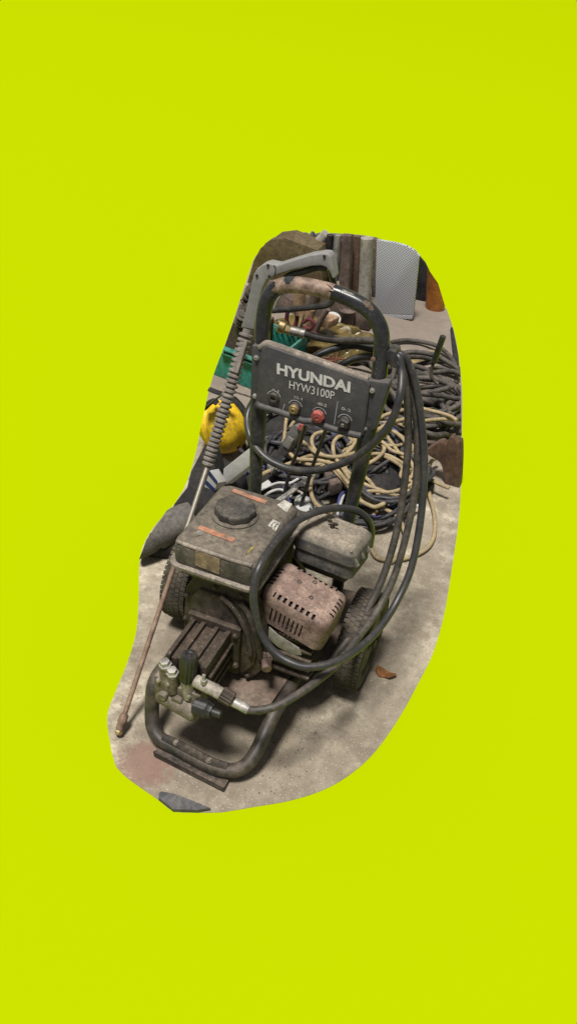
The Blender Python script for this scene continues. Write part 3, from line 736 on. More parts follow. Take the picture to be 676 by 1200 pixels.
# wide loop that circles the heat shield
obj('hose', tube([(.172,.665,.905)]+[(0.2028,0.6720,0.9147), (0.2307,0.6760,0.8837), (0.2597,0.6720,0.8230), (0.2879,0.6600,0.7446), (0.3176,0.6350,0.6534), (0.3434,0.5850,0.5332), (0.3561,0.5200,0.4178), (0.3466,0.4500,0.3459), (0.3298,0.3600,0.3198), (0.3065,0.2700,0.3249), (0.2804,0.2000,0.3400), (0.2406,0.1550,0.3408), (0.1964,0.1350,0.3433), (0.1387,0.1350,0.3578), (0.0969,0.1450,0.3946), (0.0730,0.1500,0.4620), (0.0628,0.1650,0.5195), (0.0623,0.2000,0.5543), (0.0627,0.2900,0.5559), (0.0750,0.3800,0.5556), (0.1031,0.4500,0.5507), (0.1379,0.5200,0.5293), (0.1749,0.5650,0.5060), (0.2058,0.5850,0.4756), (0.2196,0.6000,0.4301), (0.2222,0.6000,0.3779)], RH, 12, 6), M['hose'], HS)
# second strand down to the pump
obj('hose', tube([(.178,.67,.90)]+[(0.1952,0.6850,0.9118), (0.2196,0.6900,0.8745), (0.2531,0.6800,0.7980), (0.2858,0.6600,0.6936), (0.3081,0.6300,0.5737), (0.3165,0.5800,0.4567), (0.3153,0.5200,0.3545), (0.2998,0.4500,0.2867), (0.2826,0.3400,0.2803), (0.2687,0.2400,0.2847), (0.2454,0.1700,0.2844), (0.2194,0.1000,0.2913), (0.1865,0.0500,0.2851), (0.1529,0.0300,0.2741), (0.1265,0.0220,0.2689)], RH, 12, 6), M['hoseworn'], HS)
# third strand, inside the second
obj('hose', tube([(.176,.66,.90)]+[(0.1963,0.6700,0.9048), (0.2182,0.6700,0.8644), (0.2390,0.6650,0.8013), (0.2639,0.6500,0.6923), (0.2801,0.6200,0.5786), (0.2900,0.5800,0.4612), (0.2878,0.5300,0.3597), (0.2753,0.4700,0.2810), (0.2566,0.4000,0.2365), (0.2341,0.3400,0.2020), (0.2177,0.3000,0.1812), (0.2000,0.2800,0.1502)], RH, 12, 6), M['hoseworn'], HS)
# loop swinging below the panel
obj('hose', tube([(.176,.655,.90)]+[(0.1988,0.6550,0.9164), (0.2166,0.6400,0.8867), (0.2311,0.6000,0.8424), (0.2254,0.5850,0.7845), (0.2026,0.5800,0.7292), (0.1618,0.5800,0.6687), (0.1084,0.5800,0.6179), (0.0462,0.5800,0.5804), (-0.0169,0.5850,0.5609), (-0.0784,0.5900,0.5627), (-0.1260,0.6050,0.5773), (-0.1640,0.6300,0.6036), (-0.1886,0.6700,0.6293), (-0.1861,0.7000,0.6633), (-0.1518,0.7000,0.7201)], RH, 12, 6), M['hose'], HS)
# strands behind the panel and the one from the gun
obj('hose', tube([(.172,.67,.905)]+[(0.1738,0.6900,0.9133), (0.1365,0.7100,0.9162), (0.0875,0.7300,0.9003), (0.0263,0.7500,0.8768), (-0.0301,0.7450,0.8718), (-0.0696,0.7350,0.8779)], RH, 12, 6), M['hoseworn'], HS)
obj('hose', tube([(.17,.68,.90)]+[(0.1713,0.7000,0.8970), (0.1215,0.7400,0.8790), (0.0592,0.7600,0.8666), (0.0063,0.7500,0.8477), (-0.0392,0.7200,0.8218), (-0.0764,0.7000,0.7912)], RH, 12, 6), M['hose'], HS)
obj('hose', tube([(.17,.68,.895)]+[(0.1745,0.7000,0.8768), (0.1270,0.7300,0.8633), (0.0801,0.7400,0.8468), (0.0433,0.7200,0.8240), (0.0214,0.6900,0.8022)], RH, 12, 6), M['hose'], HS)
obj('metal_sleeve', cyl((0.0827,0.0215,0.2796), (0.1274,0.0225,0.2688), .0118, seg=18, bev=.0015), M['steel'], HS)
obj('metal_sleeve', cyl((-0.1077,0.7280,0.8808), (-0.0685,0.7350,0.8782), .0125, seg=18, bev=.0015), M['steel'], HS)

# ------------------------------------------------------------------ spray gun and lance
G = empty('spray_gun', (-0.2084,-0.0126,-0.0000), 'grey trigger gun with ribbed sleeve and long thin lance leaning behind the tank', 'spray gun')
sil = [(-0.2351,0.7000,0.8677), (-0.2270,0.7000,0.8982), (-0.2179,0.7000,0.9515), (-0.2109,0.7000,0.9939), (-0.2076,0.7000,1.0168), (-0.1993,0.7000,1.0340), (-0.1863,0.7000,1.0466), (-0.1707,0.7000,1.0543), (-0.1570,0.7000,1.0540), (-0.1456,0.7000,1.0543), (-0.1024,0.7000,1.0774), (-0.0643,0.7000,1.0970), (-0.0326,0.7000,1.1078), (-0.0198,0.7000,1.1095), (-0.0126,0.7000,1.1037), (-0.0029,0.7000,1.0765), (0.0041,0.7000,1.0547), (-0.0021,0.7000,1.0512), (-0.0104,0.7000,1.0664), (-0.0203,0.7000,1.0759), (-0.0336,0.7000,1.0773), (-0.0551,0.7000,1.0716), (-0.1002,0.7000,1.0533), (-0.1438,0.7000,1.0308), (-0.1700,0.7000,1.0119), (-0.1801,0.7000,0.9896), (-0.1872,0.7000,0.9540), (-0.1919,0.7000,0.9160), (-0.1962,0.7000,0.8701)]
obj('gun_body', prism(sil, (0,.034,0), .006, 3), M['gun'], G, ang=50)
for p in [(-0.0273,0.6990,1.1020), (-0.1700,0.6990,1.0494), (-0.1645,0.6990,1.0222), (-0.1978,0.6990,1.0171)]:
    obj('screw', lathe([(0,.004),(.0015,.0035),(.0012,.001)], p, (0,-1,0), 10), M['blackplastic'], G)
obj('joint_seam', tube([(-0.1545,0.6995,1.0536), (-0.1491,0.6995,1.0429), (-0.1513,0.6995,1.0271)], .0011, 6, 4), M['blackplastic'], G)
obj('trigger_guard', tube([(-0.0112,0.7160,1.0611), (0.0022,0.7160,1.0230), (0.0031,0.7160,0.9968), (-0.0083,0.7160,0.9786), (-0.0365,0.7160,0.9663), (-0.0969,0.7160,0.9464), (-0.1566,0.7160,0.9277)], .0075, 10, 6), M['blackplastic'], G)
obj('trigger', tube([(-0.0195,0.7120,1.0691), (-0.0458,0.7120,1.0666), (-0.0798,0.7120,1.0496), (-0.1146,0.7120,1.0333), (-0.1334,0.7120,1.0116)], .008, 10, 6), M['blackplastic'], G)
obj('guard_strut', tube([(-0.1324,0.7160,0.9791), (-0.1448,0.7160,0.9581), (-0.1523,0.7160,0.9334)], .004, 8, 4), M['steel'], G)
obj('hose_nut', join(cyl((-0.1395,0.7220,0.8897), (-0.1211,0.7250,0.8847), .0175, seg=16, bev=.003), cyl((-0.1236,0.7250,0.8853), (-0.1077,0.7280,0.8808), .0135, seg=6)), M['brass'], G)
# ribbed sleeve
s0, s1 = V((-0.2144,0.7000,0.8680)), V((-0.2408,0.5350,0.5258))
prof = []
nr = 27; L_ = (s1-s0).length
prof.append((0,.012))
for k in range(nr):
    a = L_*(.03+.97*k/nr); st = L_*.97/nr; R1 = .0195-.0025*k/nr
    prof += [(a,.0125),(a+st*.14,R1),(a+st*.52,R1),(a+st*.68,.0125)]
prof.append((L_,.011))
obj('ribbed_sleeve', lathe(prof, s0, s1-s0, 20), M['sleeve'], G)
flat = box((-.011,-.004,-.045),(.011,.004,.045),.004, M=Matrix.Translation(s0.lerp(s1,.17)+V((.004,-.0155,.0)))@((s1-s0).to_track_quat('Z','Y').to_matrix().to_4x4()))
obj('sleeve_tab', flat, M['sleeve'], G)
e0 = V((-0.2128,0.0050,-0.0019))
e0 = V((-.2195,.012,.022))
obj('lance_tube', tube([s1-(s1-s0)*.02, s1.lerp(e0,.33)], .0062, 12, 4), M['lance'], G)
obj('rusty_lance_end', tube([s1.lerp(e0,.33), s1.lerp(e0,.95)], .0068, 12, 4), M['lancerust'], G)
dd = (e0-s1).normalized()
obj('nozzle_holder', lathe([(0,.008),(.004,.0115),(.022,.0125),(.026,.0105),(.040,.011),(.044,.009)], s1.lerp(e0,.94), dd, 18), M['lancerust'], G)
tip = s1.lerp(e0,.94)+dd*.043
obj('brass_tip', lathe([(0,.009),(.004,.0105),(.009,.0105),(.013,.007)], tip, dd, 6), M['brass'], G)

# ------------------------------------------------------------------ small things in front
obj_leaf = BM()
n = 14
c = V((.347,.525,.001))
ringv = []
for k in range(n):
    a = 2*math.pi*k/n; r = .026*(1+.25*math.cos(a*2)+.12*math.sin(5*a))
    ringv.append(obj_leaf.verts.new(c+V((math.cos(a)*r*1.0, math.sin(a)*r*.75, .010+.008*math.cos(2*a+.6)))))
cv_ = obj_leaf.verts.new(c+V((0,0,.003)))
for k in range(n): obj_leaf.faces.new((cv_, ringv[k], ringv[(k+1)%n]))
bmesh.ops.solidify(obj_leaf, geom=list(obj_leaf.faces), thickness=.0015)
tag(obj('dry_leaf', obj_leaf, M['leaf'], smooth=False), 'curled dry orange brown leaf on the concrete beside the right wheel', 'leaf')
sl = prism([(-0.0410,-0.1021,-0.0000), (-0.0362,-0.0958,0.0000), (-0.0090,-0.0897,0.0000), (0.0410,-0.0872,0.0000), (0.0915,-0.0870,0.0000), (0.0664,-0.1053,0.0000), (0.0118,-0.1283,0.0000), (-0.0349,-0.1152,0.0000)], (0,0,.012), .002)
tag(obj('slate_offcut', sl, M['slate'], ang=30), 'flat dark grey board lying on the concrete in front of the washer foot', 'board')

# grit on the floor
gr = BM()
rg = random.Random(3)
def inside(x, y):
    c_ = False; j = len(slab)-1
    for i in range(len(slab)):
        a, b_ = slab[i], slab[j]
        if (a[1] > y) != (b_[1] > y) and x < (b_[0]-a[0])*(y-a[1])/(b_[1]-a[1])+a[0]: c_ = not c_
        j = i
    return c_
k = 0
while k < 170:
    x, y = rg.uniform(-.5,.5), rg.uniform(-.1,1.3)
    if rg.random() < .4: x, y = rg.gauss(.19,.05), rg.gauss(.19,.08)
    if not inside(x, y): continue
    k += 1
    s = rg.uniform(.0008,.0019)
    q = BM(); bmesh.ops.create_icosphere(q, subdivisions=1, radius=s)
    for v in q.verts: v.co = V((v.co.x*rg.uniform(.7,1.5), v.co.y*rg.uniform(.7,1.5), v.co.z*.6))+V((x,y,s*.4))
    join(gr, q)
tag(obj('floor_grit', gr, M['pump'], smooth=False), kind='stuff')

# ------------------------------------------------------------------ things on the left, behind the washer
# grey rolled sleeve
r0, r1 = V((-0.5143,0.6200,0.0074)), V((-0.4775,0.8600,0.1039))
r0 = V((-.58,.61,.065)); r1 = V((-.415,.80,.115))
sv = BM()
sp_ = [r0+(r1-r0)*t for t in [k/24 for k in range(25)]]
tube(sp_, .06, 28, 1, bm=sv, raw=True, rad=lambda t: .064-.012*t-.006*math.exp(-((t-.45)/.035)**2)-.004*math.exp(-((t-.72)/.03)**2))
lump(sv, .006, 18, 2)
cut3(sv, (-0.5118,0.6000,0.0162), (-0.4719,0.6000,0.1428), (-0.6486,0.9000,-0.1348), (-.40,.8,.1)); cut3(sv, (-0.4719,0.6000,0.1428), (-0.3882,0.6000,0.3034), (-0.5509,0.9000,0.0524), (-.40,.8,.1))
tag(obj('rolled_sleeve', sv, M['greycloth'], ang=60), 'creased grey padded roll lying on the concrete behind the left wheel', 'padding')
bt = box((-.03,-.012,-.02),(.03,.012,.02),.006)
tag(obj('black_buckle', tube([(-0.5245,0.9000,0.0616), (-0.5145,0.9000,0.0395), (-0.5010,0.9000,0.0110), (-0.4875,0.9000,-0.0177)], .013, 10, 5, squash=.45), M['blackplastic']), 'shiny black strap end by the grey roll, left of the fuel tank', 'strap')
tag(obj('dark_boot', lump(tube([(-.52,.70,.03),(-.44,.73,.035),(-.36,.76,.04),(-.30,.80,.04)], .04, 20, 6), .008, 16, 5), M['darkcloth'], ang=60), 'black cloth bundle on the floor under the grey padded roll', 'cloth')
# black bag pile beside the lance
bb = blob((-.60,1.02,.07), (.25,.22,.11), 4, .035, 7, 4, .0)
cut3(bb, (-0.5344,0.9000,0.0655), (-0.4741,0.9000,0.2162), (-0.6765,1.3000,-0.0873), (-.40,1.05,.1)); cut3(bb, (-0.4741,0.9000,0.2162), (-0.4372,0.9000,0.4016), (-0.6326,1.3000,0.1333), (-.40,1.05,.1))
tag(obj('black_bag', bb, M['darkcloth'], ang=70), 'crumpled black cloth bag left of the lance below the yellow bag', 'bag')
bs_ = tube([(-0.4432,1.0000,0.2741), (-0.4223,1.0000,0.2192), (-0.4108,1.0000,0.1671), (-0.4149,1.0000,0.1013)], .024, 14, 6, squash=.5)
tag(obj('black_strap', bs_, M['darkcloth']), 'wide black webbing strap hanging between the lance and the white board', 'strap')
dl = blob((-.575,.93,.02), (.12,.14,.05), 4, .02, 9, 11, .0)
cut3(dl, (-0.4719,0.6000,0.1428), (-0.3740,0.6000,0.3146), (-0.5344,0.9000,0.0655), (-.40,.9,.1)); cut3(dl, (-0.4275,0.7000,0.2315), (-0.4741,0.9000,0.2162), (-0.6765,1.3000,-0.0873), (-.40,.9,.05))
tag(obj('black_cloth', dl, M['darkcloth'], ang=70), 'flat black cloth on the floor between the grey padded roll and the black bag', 'cloth')
# white board and printed carton
wb = prism([(-0.3931,0.9800,0.2091), (-0.3077,0.9800,0.3141), (-0.2843,0.9800,0.3313), (-0.2807,0.9800,0.2727), (-0.3842,0.9800,0.1455), (-0.3948,0.9800,0.1702)], (.012,.03,-.01), .002)
tag(obj('white_board', wb, M['white'], ang=30), 'white rectangular board leaning behind the left post', 'board')
ct = prism([(-0.4490,0.9300,0.1083), (-0.4199,0.9300,0.2230), (-0.3902,0.9300,0.1811), (-0.3987,0.9300,0.1503), (-0.4323,0.9300,0.0889)], (.01,.05,-.02), .002)
ct = obj('carton', ct, M['white'], ang=30)
tag(ct, 'small white carton with dark blue bands, right beside the lance tube', 'carton')
for q in ([(-0.4348,0.9280,0.1640), (-0.4304,0.9280,0.1794), (-0.3979,0.9280,0.1553), (-0.4006,0.9280,0.1403)], [(-0.4247,0.9280,0.2055), (-0.4204,0.9280,0.2206), (-0.3895,0.9280,0.1878), (-0.3922,0.9280,0.1748)]):
    obj('printed_band', prism(q, (0,.0015,0)), M['bluestripe'], ct, smooth=False)
# yellow bag
yc = V((-.575,1.36,.118))
yb = blob(yc, (.102,.085,.105), 5, .010, 10, 1, .0)
for v in yb.verts:
    # a soft fold down the front
    d = v.co-yc
    if d.y < 0: v.co += V((0,1,0))*.022*math.exp(-((d.x+.035+.3*d.z)/.012)**2)
cut3(yb, (-0.6094,1.2000,0.0820), (-0.5664,1.2000,0.3249), (-0.7107,1.5000,0.1392), yc)
Y_ = empty('yellow_bag', (yc.x,yc.y,0), 'round yellow fabric bag with black straps behind the ribbed lance sleeve', 'bag')
obj('bag_body', yb, M['yellow'], Y_, ang=70)
def onbag(pts, r=.010, sq=.5, dy=-.006):
    return tube([V(p)+V((0,dy,0)) for p in pts], r, 10, 6, squash=sq)
op = tube([(-0.6118,1.2750,0.2366), (-0.5916,1.2750,0.2603), (-0.5746,1.2750,0.2722), (-0.5606,1.2750,0.2656)], .018, 12, 6, squash=.5, rad=lambda t: .024-.010*t)
cut3(op, (-0.6094,1.2000,0.0820), (-0.5664,1.2000,0.3249), (-0.7107,1.5000,0.1392), yc)
obj('bag_mouth', op, M['darkcloth'], Y_)
obj('bag_strap', onbag([(-0.4918,1.2620,0.3160), (-0.4674,1.2620,0.2986), (-0.4495,1.2620,0.2793), (-0.4385,1.2620,0.2614)], .016), M['darkcloth'], Y_)
obj('bag_strap', onbag([(-0.6052,1.3000,0.3046), (-0.5809,1.3000,0.3008), (-0.5498,1.3000,0.2989), (-0.5155,1.3000,0.2980)], .013), M['darkcloth'], Y_)
obj('bag_cord', tube([(-0.5895,1.2500,0.2590), (-0.5663,1.2500,0.2868), (-0.5269,1.2500,0.3257), (-0.4942,1.2500,0.3452), (-0.4543,1.2500,0.3461), (-0.4145,1.2500,0.3437)], .0035, 8, 6), M['rubber'], Y_)
# green crate
CR = empty('green_crate', (-.72,2.05,0), 'dark green plastic crate with a slatted rim on the floor behind the lance sleeve', 'crate')
lw, up_ = (-.98,-.56), 0
cb = BM()
join(cb, prism([(-.90,1.93,.002),(-.70,1.89,.002),(-.60,1.87,.002),(-.60,1.885,.145),(-.70,1.905,.145),(-.91,1.945,.145)], (0,.012,0), .002))
join(cb, prism([(-.60,1.87,.002),(-.57,2.24,.002),(-.57,2.25,.145),(-.60,1.885,.145)], (-.012,0,0), .002))
join(cb, prism([(-.57,2.24,.002),(-.90,2.30,.002),(-.92,2.31,.145),(-.57,2.25,.145)], (0,-.012,0), .002))
join(cb, prism([(-.90,1.94,.002),(-.61,1.88,.002),(-.58,2.23,.002),(-.89,2.29,.002)], (0,0,.01)))
cut3(cb, (-0.7821,1.7000,0.1279), (-0.7196,1.7000,0.3289), (-1.0355,2.4000,-0.0289), (-.6,2.1,.1))
obj('crate_body', cb, M['green'], CR, ang=30)
rm = BM()
for z, g in ((.12,.012),(.142,.016)):
    join(rm, prism([(-.93,1.935-g,z),(-.70,1.895-g,z),(-.59,1.875-g,z),(-.59,1.885,z),(-.70,1.905,z),(-.93,1.945,z)], (0,0,.008), .002))
cut3(rm, (-0.7821,1.7000,0.1279), (-0.7196,1.7000,0.3289), (-1.0355,2.4000,-0.0289), (-.6,2.1,.1))
obj('crate_rim', rm, M['green'], CR, ang=30)
rm = BM()
for k in range(12):
    x = -.90+k*.027; join(rm, prism([(x,2.26-.12*(x+.9)*.4,.146),(x+.010,2.26-.12*(x+.9)*.4,.146),(x+.06,2.20-.12*(x+.9)*.4,.160),(x+.05,2.20-.12*(x+.9)*.4,.160)], (0,0,.006)))
cut3(rm, (-0.7821,1.7000,0.1279), (-0.7196,1.7000,0.3289), (-1.0355,2.4000,-0.0289), (-.6,2.1,.1))
obj('crate_grid', rm, M['green'], CR, ang=30)
# metal odds and ends left of the gun
MF = empty('metal_fittings', (-0.8420,2.1959,0.0000), 'cluster of dull grey threaded pipe fittings between the gun body and the crate', 'fittings')
for a, c_ in (((-.80,2.02,.20),(-.78,1.98,.30)),((-.83,2.05,.16),(-.70,2.02,.19)),((-.86,2.06,.25),(-.72,2.0,.33)),((-.84,2.10,.30),(-.76,2.1,.40))):
    fit = BM(); Lf = (V(c_)-V(a)).length
    pr = []
    for q in range(5): pr += [(Lf*q/5,.020),(Lf*(q+.3)/5,.034),(Lf*(q+.6)/5,.034),(Lf*(q+.65)/5,.021)]
    pr.append((Lf,.018))
    lathe(pr, a, V(c_)-V(a), 14, fit)
    cut3(fit, (-0.7821,1.7000,0.1279), (-0.7196,1.7000,0.3289), (-1.0355,2.4000,-0.0289), (-.6,2.1,.1)); cut3(fit, (-0.7196,1.7000,0.3289), (-0.6660,1.7000,0.5281), (-0.9690,2.4000,0.2182), (-.5,2.1,.1))
    if len(fit.faces): obj('fitting', fit, M['rim'], MF)
    else: fit.free()
stp = prism([(-.90,1.99,.002),(-.70,1.99,.002),(-.70,2.15,.002),(-.90,2.15,.002)], (0,0,.24), .01)
cut3(stp, (-0.7821,1.7000,0.1279), (-0.7196,1.7000,0.3289), (-1.0355,2.4000,-0.0289), (-.6,2.1,.1)); cut3(stp, (-0.7196,1.7000,0.3289), (-0.6660,1.7000,0.5281), (-0.9690,2.4000,0.2182), (-.5,2.1,.1))
obj('casing', stp, M['engine'], MF)
db = prism([(-1.1273,2.7500,0.0048), (-1.1068,2.7500,0.0852), (-0.9298,2.7500,0.1250), (-0.8532,2.7500,0.0682), (-0.7078,2.7500,0.1294), (-0.5339,2.7500,0.1421), (-0.4273,2.7500,0.0942), (-0.4144,2.7500,0.0045), (-0.8865,2.7500,-0.1120), (-1.1373,2.7500,-0.0945)], (0,.12,0), .006)
for v in db.verts: v.co.z = max(v.co.z, .002)
tag(obj('dark_crate', db, M['rustpost'], ang=30), 'low dark brown scrap heap at the foot of the uprights behind the gun', 'scrap heap')

# brown carton, far left
bx = prism([(-1.2073,3.0000,-0.0077), (-1.1766,3.0000,0.1304), (-1.1410,3.0000,0.2088), (-1.0802,3.0000,0.2677), (-0.9984,3.0000,0.2935), (-0.9488,3.0000,0.2853), (-0.8847,3.0000,0.2756), (-0.8162,3.0000,0.2669), (-0.7909,3.0000,0.2125), (-0.7693,3.0000,0.1045), (-0.7772,3.0000,-0.0034), (-0.9946,3.0000,-0.0537)], (0,.16,0), .004)
for v in bx.verts: v.co.z = max(v.co.z, .002)
tag(obj('cardboard_box', bx, M['carton'], ang=30), 'dark golden brown cardboard box standing behind the spray gun', 'box')
# olive film parcel with copper wire
of = blob(V((-.57,2.44,.05)), (.27,.17,.06), 5, .045, 15, 6, .002)
tag(obj('olive_parcel', of, M['gold'], ang=18), 'crumpled olive gold plastic film on the floor behind the worn grip', 'plastic film')
cw = BM()
rg = random.Random(12)
for k in range(9):
    pts = []
    x, y = -.42+rg.uniform(-.05,.05), 2.12+rg.uniform(-.05,.06)
    for j in range(9):
        pts.append((x+rg.uniform(-.09,.09), y+rg.uniform(-.09,.09), rg.uniform(.06,.10)))
    tube(pts, .0022, 5, 4, bm=cw)
tag(obj('copper_wire', cw, M['copper']), 'tangle of bare copper wire glinting below the olive plastic film', 'wire')
wp_ = V((-0.5899,2.6643,0.0600))
tag(obj('white_dish', lathe([(0,.042),(.003,.045),(.007,.042),(.010,.022),(.010,0)], wp_, (.1,-.45,.9), 28), M['white']), 'small round white dish behind the handle, above the olive film', 'lid')
# wooden handled tool with red cord
WT = empty('wooden_tool', (-0.6526,2.5659,0.0000), 'pale wooden tool handle with a dark red cord, seen through the handle arch', 'tool')
obj('wood_handle', tube([(-0.6114,2.2000,0.3995), (-0.6106,2.2000,0.3486), (-0.6102,2.2000,0.3007), (-0.5980,2.2000,0.2590)], .033, 14, 6, rad=lambda t: .031-.006*t), M['wood'], WT)
obj('wood_shaft', tube([(-0.5455,2.1800,0.3031), (-0.5495,2.1800,0.2618), (-0.5531,2.1800,0.2160)], .021, 14, 6), M['wood'], WT)
obj('red_cord', tube([(-0.5614,2.1400,0.2499), (-0.5352,2.1400,0.2723), (-0.5095,2.1400,0.2584), (-0.5229,2.1400,0.2308), (-0.5551,2.1400,0.2270), (-0.5451,2.1400,0.2090), (-0.5050,2.1400,0.2148), (-0.4787,2.1400,0.1968)], .008, 8, 6), M['redcord'], WT)
tag(obj('dark_pole', tube([(-0.5499,2.3000,0.3796), (-0.5705,2.3000,0.3024), (-0.5941,2.3000,0.2058), (-0.6168,2.3000,0.0890)], .026, 12, 5), M['rustpost']), 'thick grey brown stick slanting beside the pale wooden tool handle', 'stick')
tag(obj('thin_stick', tube([(-0.4733,2.2000,0.3127), (-0.4995,2.2000,0.2581), (-0.5174,2.2000,0.1962), (-0.5302,2.2000,0.1597)], .014, 10, 5), M['rustpost']), 'short rusty bar slanting between the red cord and the white dish', 'bar')

def can(p, rr, h, m, nm, label, cat, ax=(0,0,1)):
    tag(obj(nm, lathe([(0,rr*.94),(.004,rr),(h-.006,rr),(h-.004,rr*1.04),(h,rr*1.04),(h,rr*.92),(h-.006,rr*.9),(h-.006,0)], p, ax, 24), m), label, cat)
can(V((-0.5339,2.7226,0.0000)), .040, .10, M['rustpost'], 'tin_can', 'rusty brown tin standing behind the right bend of the handle', 'tin')
can(V((-0.6654,2.3414,0.0600)), .030, .10, M['greytool'], 'metal_canister', 'small grey canister leaning beside the brass hose nut', 'canister', (.5,-.2,.7))
tag(obj('wood_block', prism([(-0.5651,2.3500,0.1939), (-0.5049,2.3500,0.1871), (-0.5088,2.3500,0.1478), (-0.5694,2.3500,0.1544)], (.03,.06,.01), .004), M['wood'], ang=30), 'short pale wood offcut on the olive film below the white dish', 'wood')
tag(obj('plier_handles', join(tube([(-0.6570,2.2000,0.2695), (-0.6617,2.2000,0.2273), (-0.6500,2.2000,0.1887), (-0.6227,2.2000,0.1661)], .010, 8, 5), tube([(-0.6245,2.2000,0.2771), (-0.6127,2.2000,0.2391), (-0.6171,2.2000,0.1967), (-0.6186,2.2000,0.1671)], .010, 8, 5)), M['redcord']), 'pair of dark red plier handles seen under the trigger guard', 'pliers')
tag(obj('brown_block', prism([(-0.1314,1.2864,0.0500), (-0.0979,1.3619,0.0500), (-0.0585,1.3263,0.0500), (-0.0481,1.2580,0.0500), (-0.0795,1.2169,0.0500)], (0,0,.05), .006), M['rustpost'], ang=30), 'dark brown lump of wood in the tangle behind the air cleaner', 'wood')
tag(obj('grey_plug', prism([(-0.3183,1.1882,0.1000), (-0.3101,1.2243,0.1000), (-0.2808,1.2026,0.1000), (-0.2849,1.1569,0.1000)], (0,0,.03), .005), M['greytool'], ang=30), 'small grey plug lying in the tangle right of the left post', 'plug')
tag(obj('white_scrap', prism([(-0.3091,1.0996,0.0900), (-0.2945,1.1499,0.0900), (-0.2753,1.1361,0.0900), (-0.2886,1.0752,0.0900)], (0,0,.004), .001), M['white'], ang=30), 'white plastic scrap between the left post and the tank', 'scrap')
tag(obj('silver_bar', prism([(-0.2147,0.9880,0.1200), (-0.1758,1.1178,0.1200), (-0.1622,1.1077,0.1200), (-0.1969,0.9756,0.1200)], (0,0,.008), .002), M['steel'], ang=30), 'silver metal bar lying slanted just above the tank edge', 'bar')

# back wall and what leans on it
wl = [(-1.205,3.32,0.0)] + [(-1.2719,3.3200,0.0717), (-1.2429,3.3200,0.1229), (-1.2077,3.3200,0.1549), (-1.1206,3.3200,0.1922), (-1.0184,3.3200,0.2176), (-0.8427,3.3200,0.2529), (-0.6947,3.3200,0.2731), (-0.5966,3.3200,0.2788)] + [(-.575,3.32,0.0)]
wbm = prism(wl, (0,.03,0))
# shallow vertical corrugations on the front
k = -1.18
while k < -.60:
    top = .15+.10*min(1,(k+1.2)/.22)
    join(wbm, box((k,3.306,.0),(k+.020,3.322,top),.006)); k += .042
tag(obj('back_wall', wbm, M['corr'], ang=30), 'dark grey ribbed sheet metal wall at the back behind the spray gun', 'wall')
def post(name, pts, r, m, label, cat, seg=16, group=None):
    return tag(obj(name, tube(pts, r, seg, 4), m), label, cat, group)
post('leaning_tube', [(-0.8225,3.1500,0.3071), (-0.8962,3.1500,0.2103), (-0.9580,3.1500,0.1206), (-1.0123,3.1500,0.0402)], .030, M['greypost'], 'pale metal tube leaning diagonally above the gun handle', 'tube')
post('chrome_pole', [(-0.7445,3.1000,0.3322), (-0.7427,3.1000,0.1963), (-0.7404,3.1000,0.0532), (-0.7331,3.1000,-0.0942)], .016, M['steel'], 'thin shiny chrome pole standing behind the handle arch', 'pole')
post('black_pole', [(-0.7934,3.1200,0.3177), (-0.7900,3.1200,0.2037), (-0.7760,3.1200,0.0384), (-0.7642,3.1200,-0.1089)], .020, M['blackplastic'], 'slim black pole left of the chrome pole', 'pole')
tag(obj('rusty_post', prism([(-0.7364,3.1200,0.3260), (-0.6796,3.1200,0.3328), (-0.6576,3.1200,0.0892), (-0.6334,3.1200,-0.2164), (-0.6832,3.1200,-0.2288), (-0.7154,3.1200,0.0764)], (0,.05,0), .006), M['rustpost'], ang=30), 'dark rusty brown upright bar right of the chrome pole', 'post')
tag(obj('brown_batten', prism([(-0.7031,3.2000,0.3054), (-0.6553,3.2000,0.3105), (-0.6321,3.2000,0.0681), (-0.6075,3.2000,-0.1893), (-0.6525,3.2000,-0.2003), (-0.6807,3.2000,0.0573)], (0,.03,0), .004), M['leather'], ang=30), 'reddish brown batten upright beside the thick pale pipe', 'batten')
post('pale_pipe', [(-0.5741,3.0600,0.3622), (-0.5616,3.0600,0.2242), (-0.5494,3.0600,0.0858), (-0.5366,3.0600,-0.0576)], .034, M['greypost'], 'thick pale grey upright pipe left of the perforated sheet', 'pipe', 20)
tag(obj('wall_trim', prism([(-0.5837,3.2000,0.3157), (-0.5456,3.2000,0.3166), (-0.5217,3.2000,0.0927), (-0.5006,3.2000,-0.1169), (-0.5299,3.2000,-0.1239)], (0,.03,0), .003), M['rustpost'], ang=30), 'narrow dark brown strip between the pale pipe and the perforated sheet', 'strip')
# perforated sheet
PS = empty('perforated_sheet', (-.33,2.98,0), 'light grey perforated metal sheet standing on the floor beside the orange post', 'metal sheet')
obj('sheet', prism([(-0.5075,3.0000,0.3840), (-0.4848,3.0000,0.3843), (-0.4128,3.0000,0.3880), (-0.3538,3.0000,0.3848), (-0.3113,3.0000,0.3718), (-0.2759,3.0000,0.3485), (-0.2757,3.0000,0.3221), (-0.2533,3.0000,0.0375), (-0.3854,3.0000,0.0108), (-0.4598,3.0000,-0.0021)], (0,.02,0), .002), M['perforated'], PS, ang=30)
obj('sheet_foot', prism([(-0.4548,3.0000,-0.0033), (-0.2574,3.0000,0.0341), (-0.2557,3.0000,0.0105), (-0.4510,3.0000,-0.0292)], (0,.03,0), .002), M['perforated'], PS, ang=30)
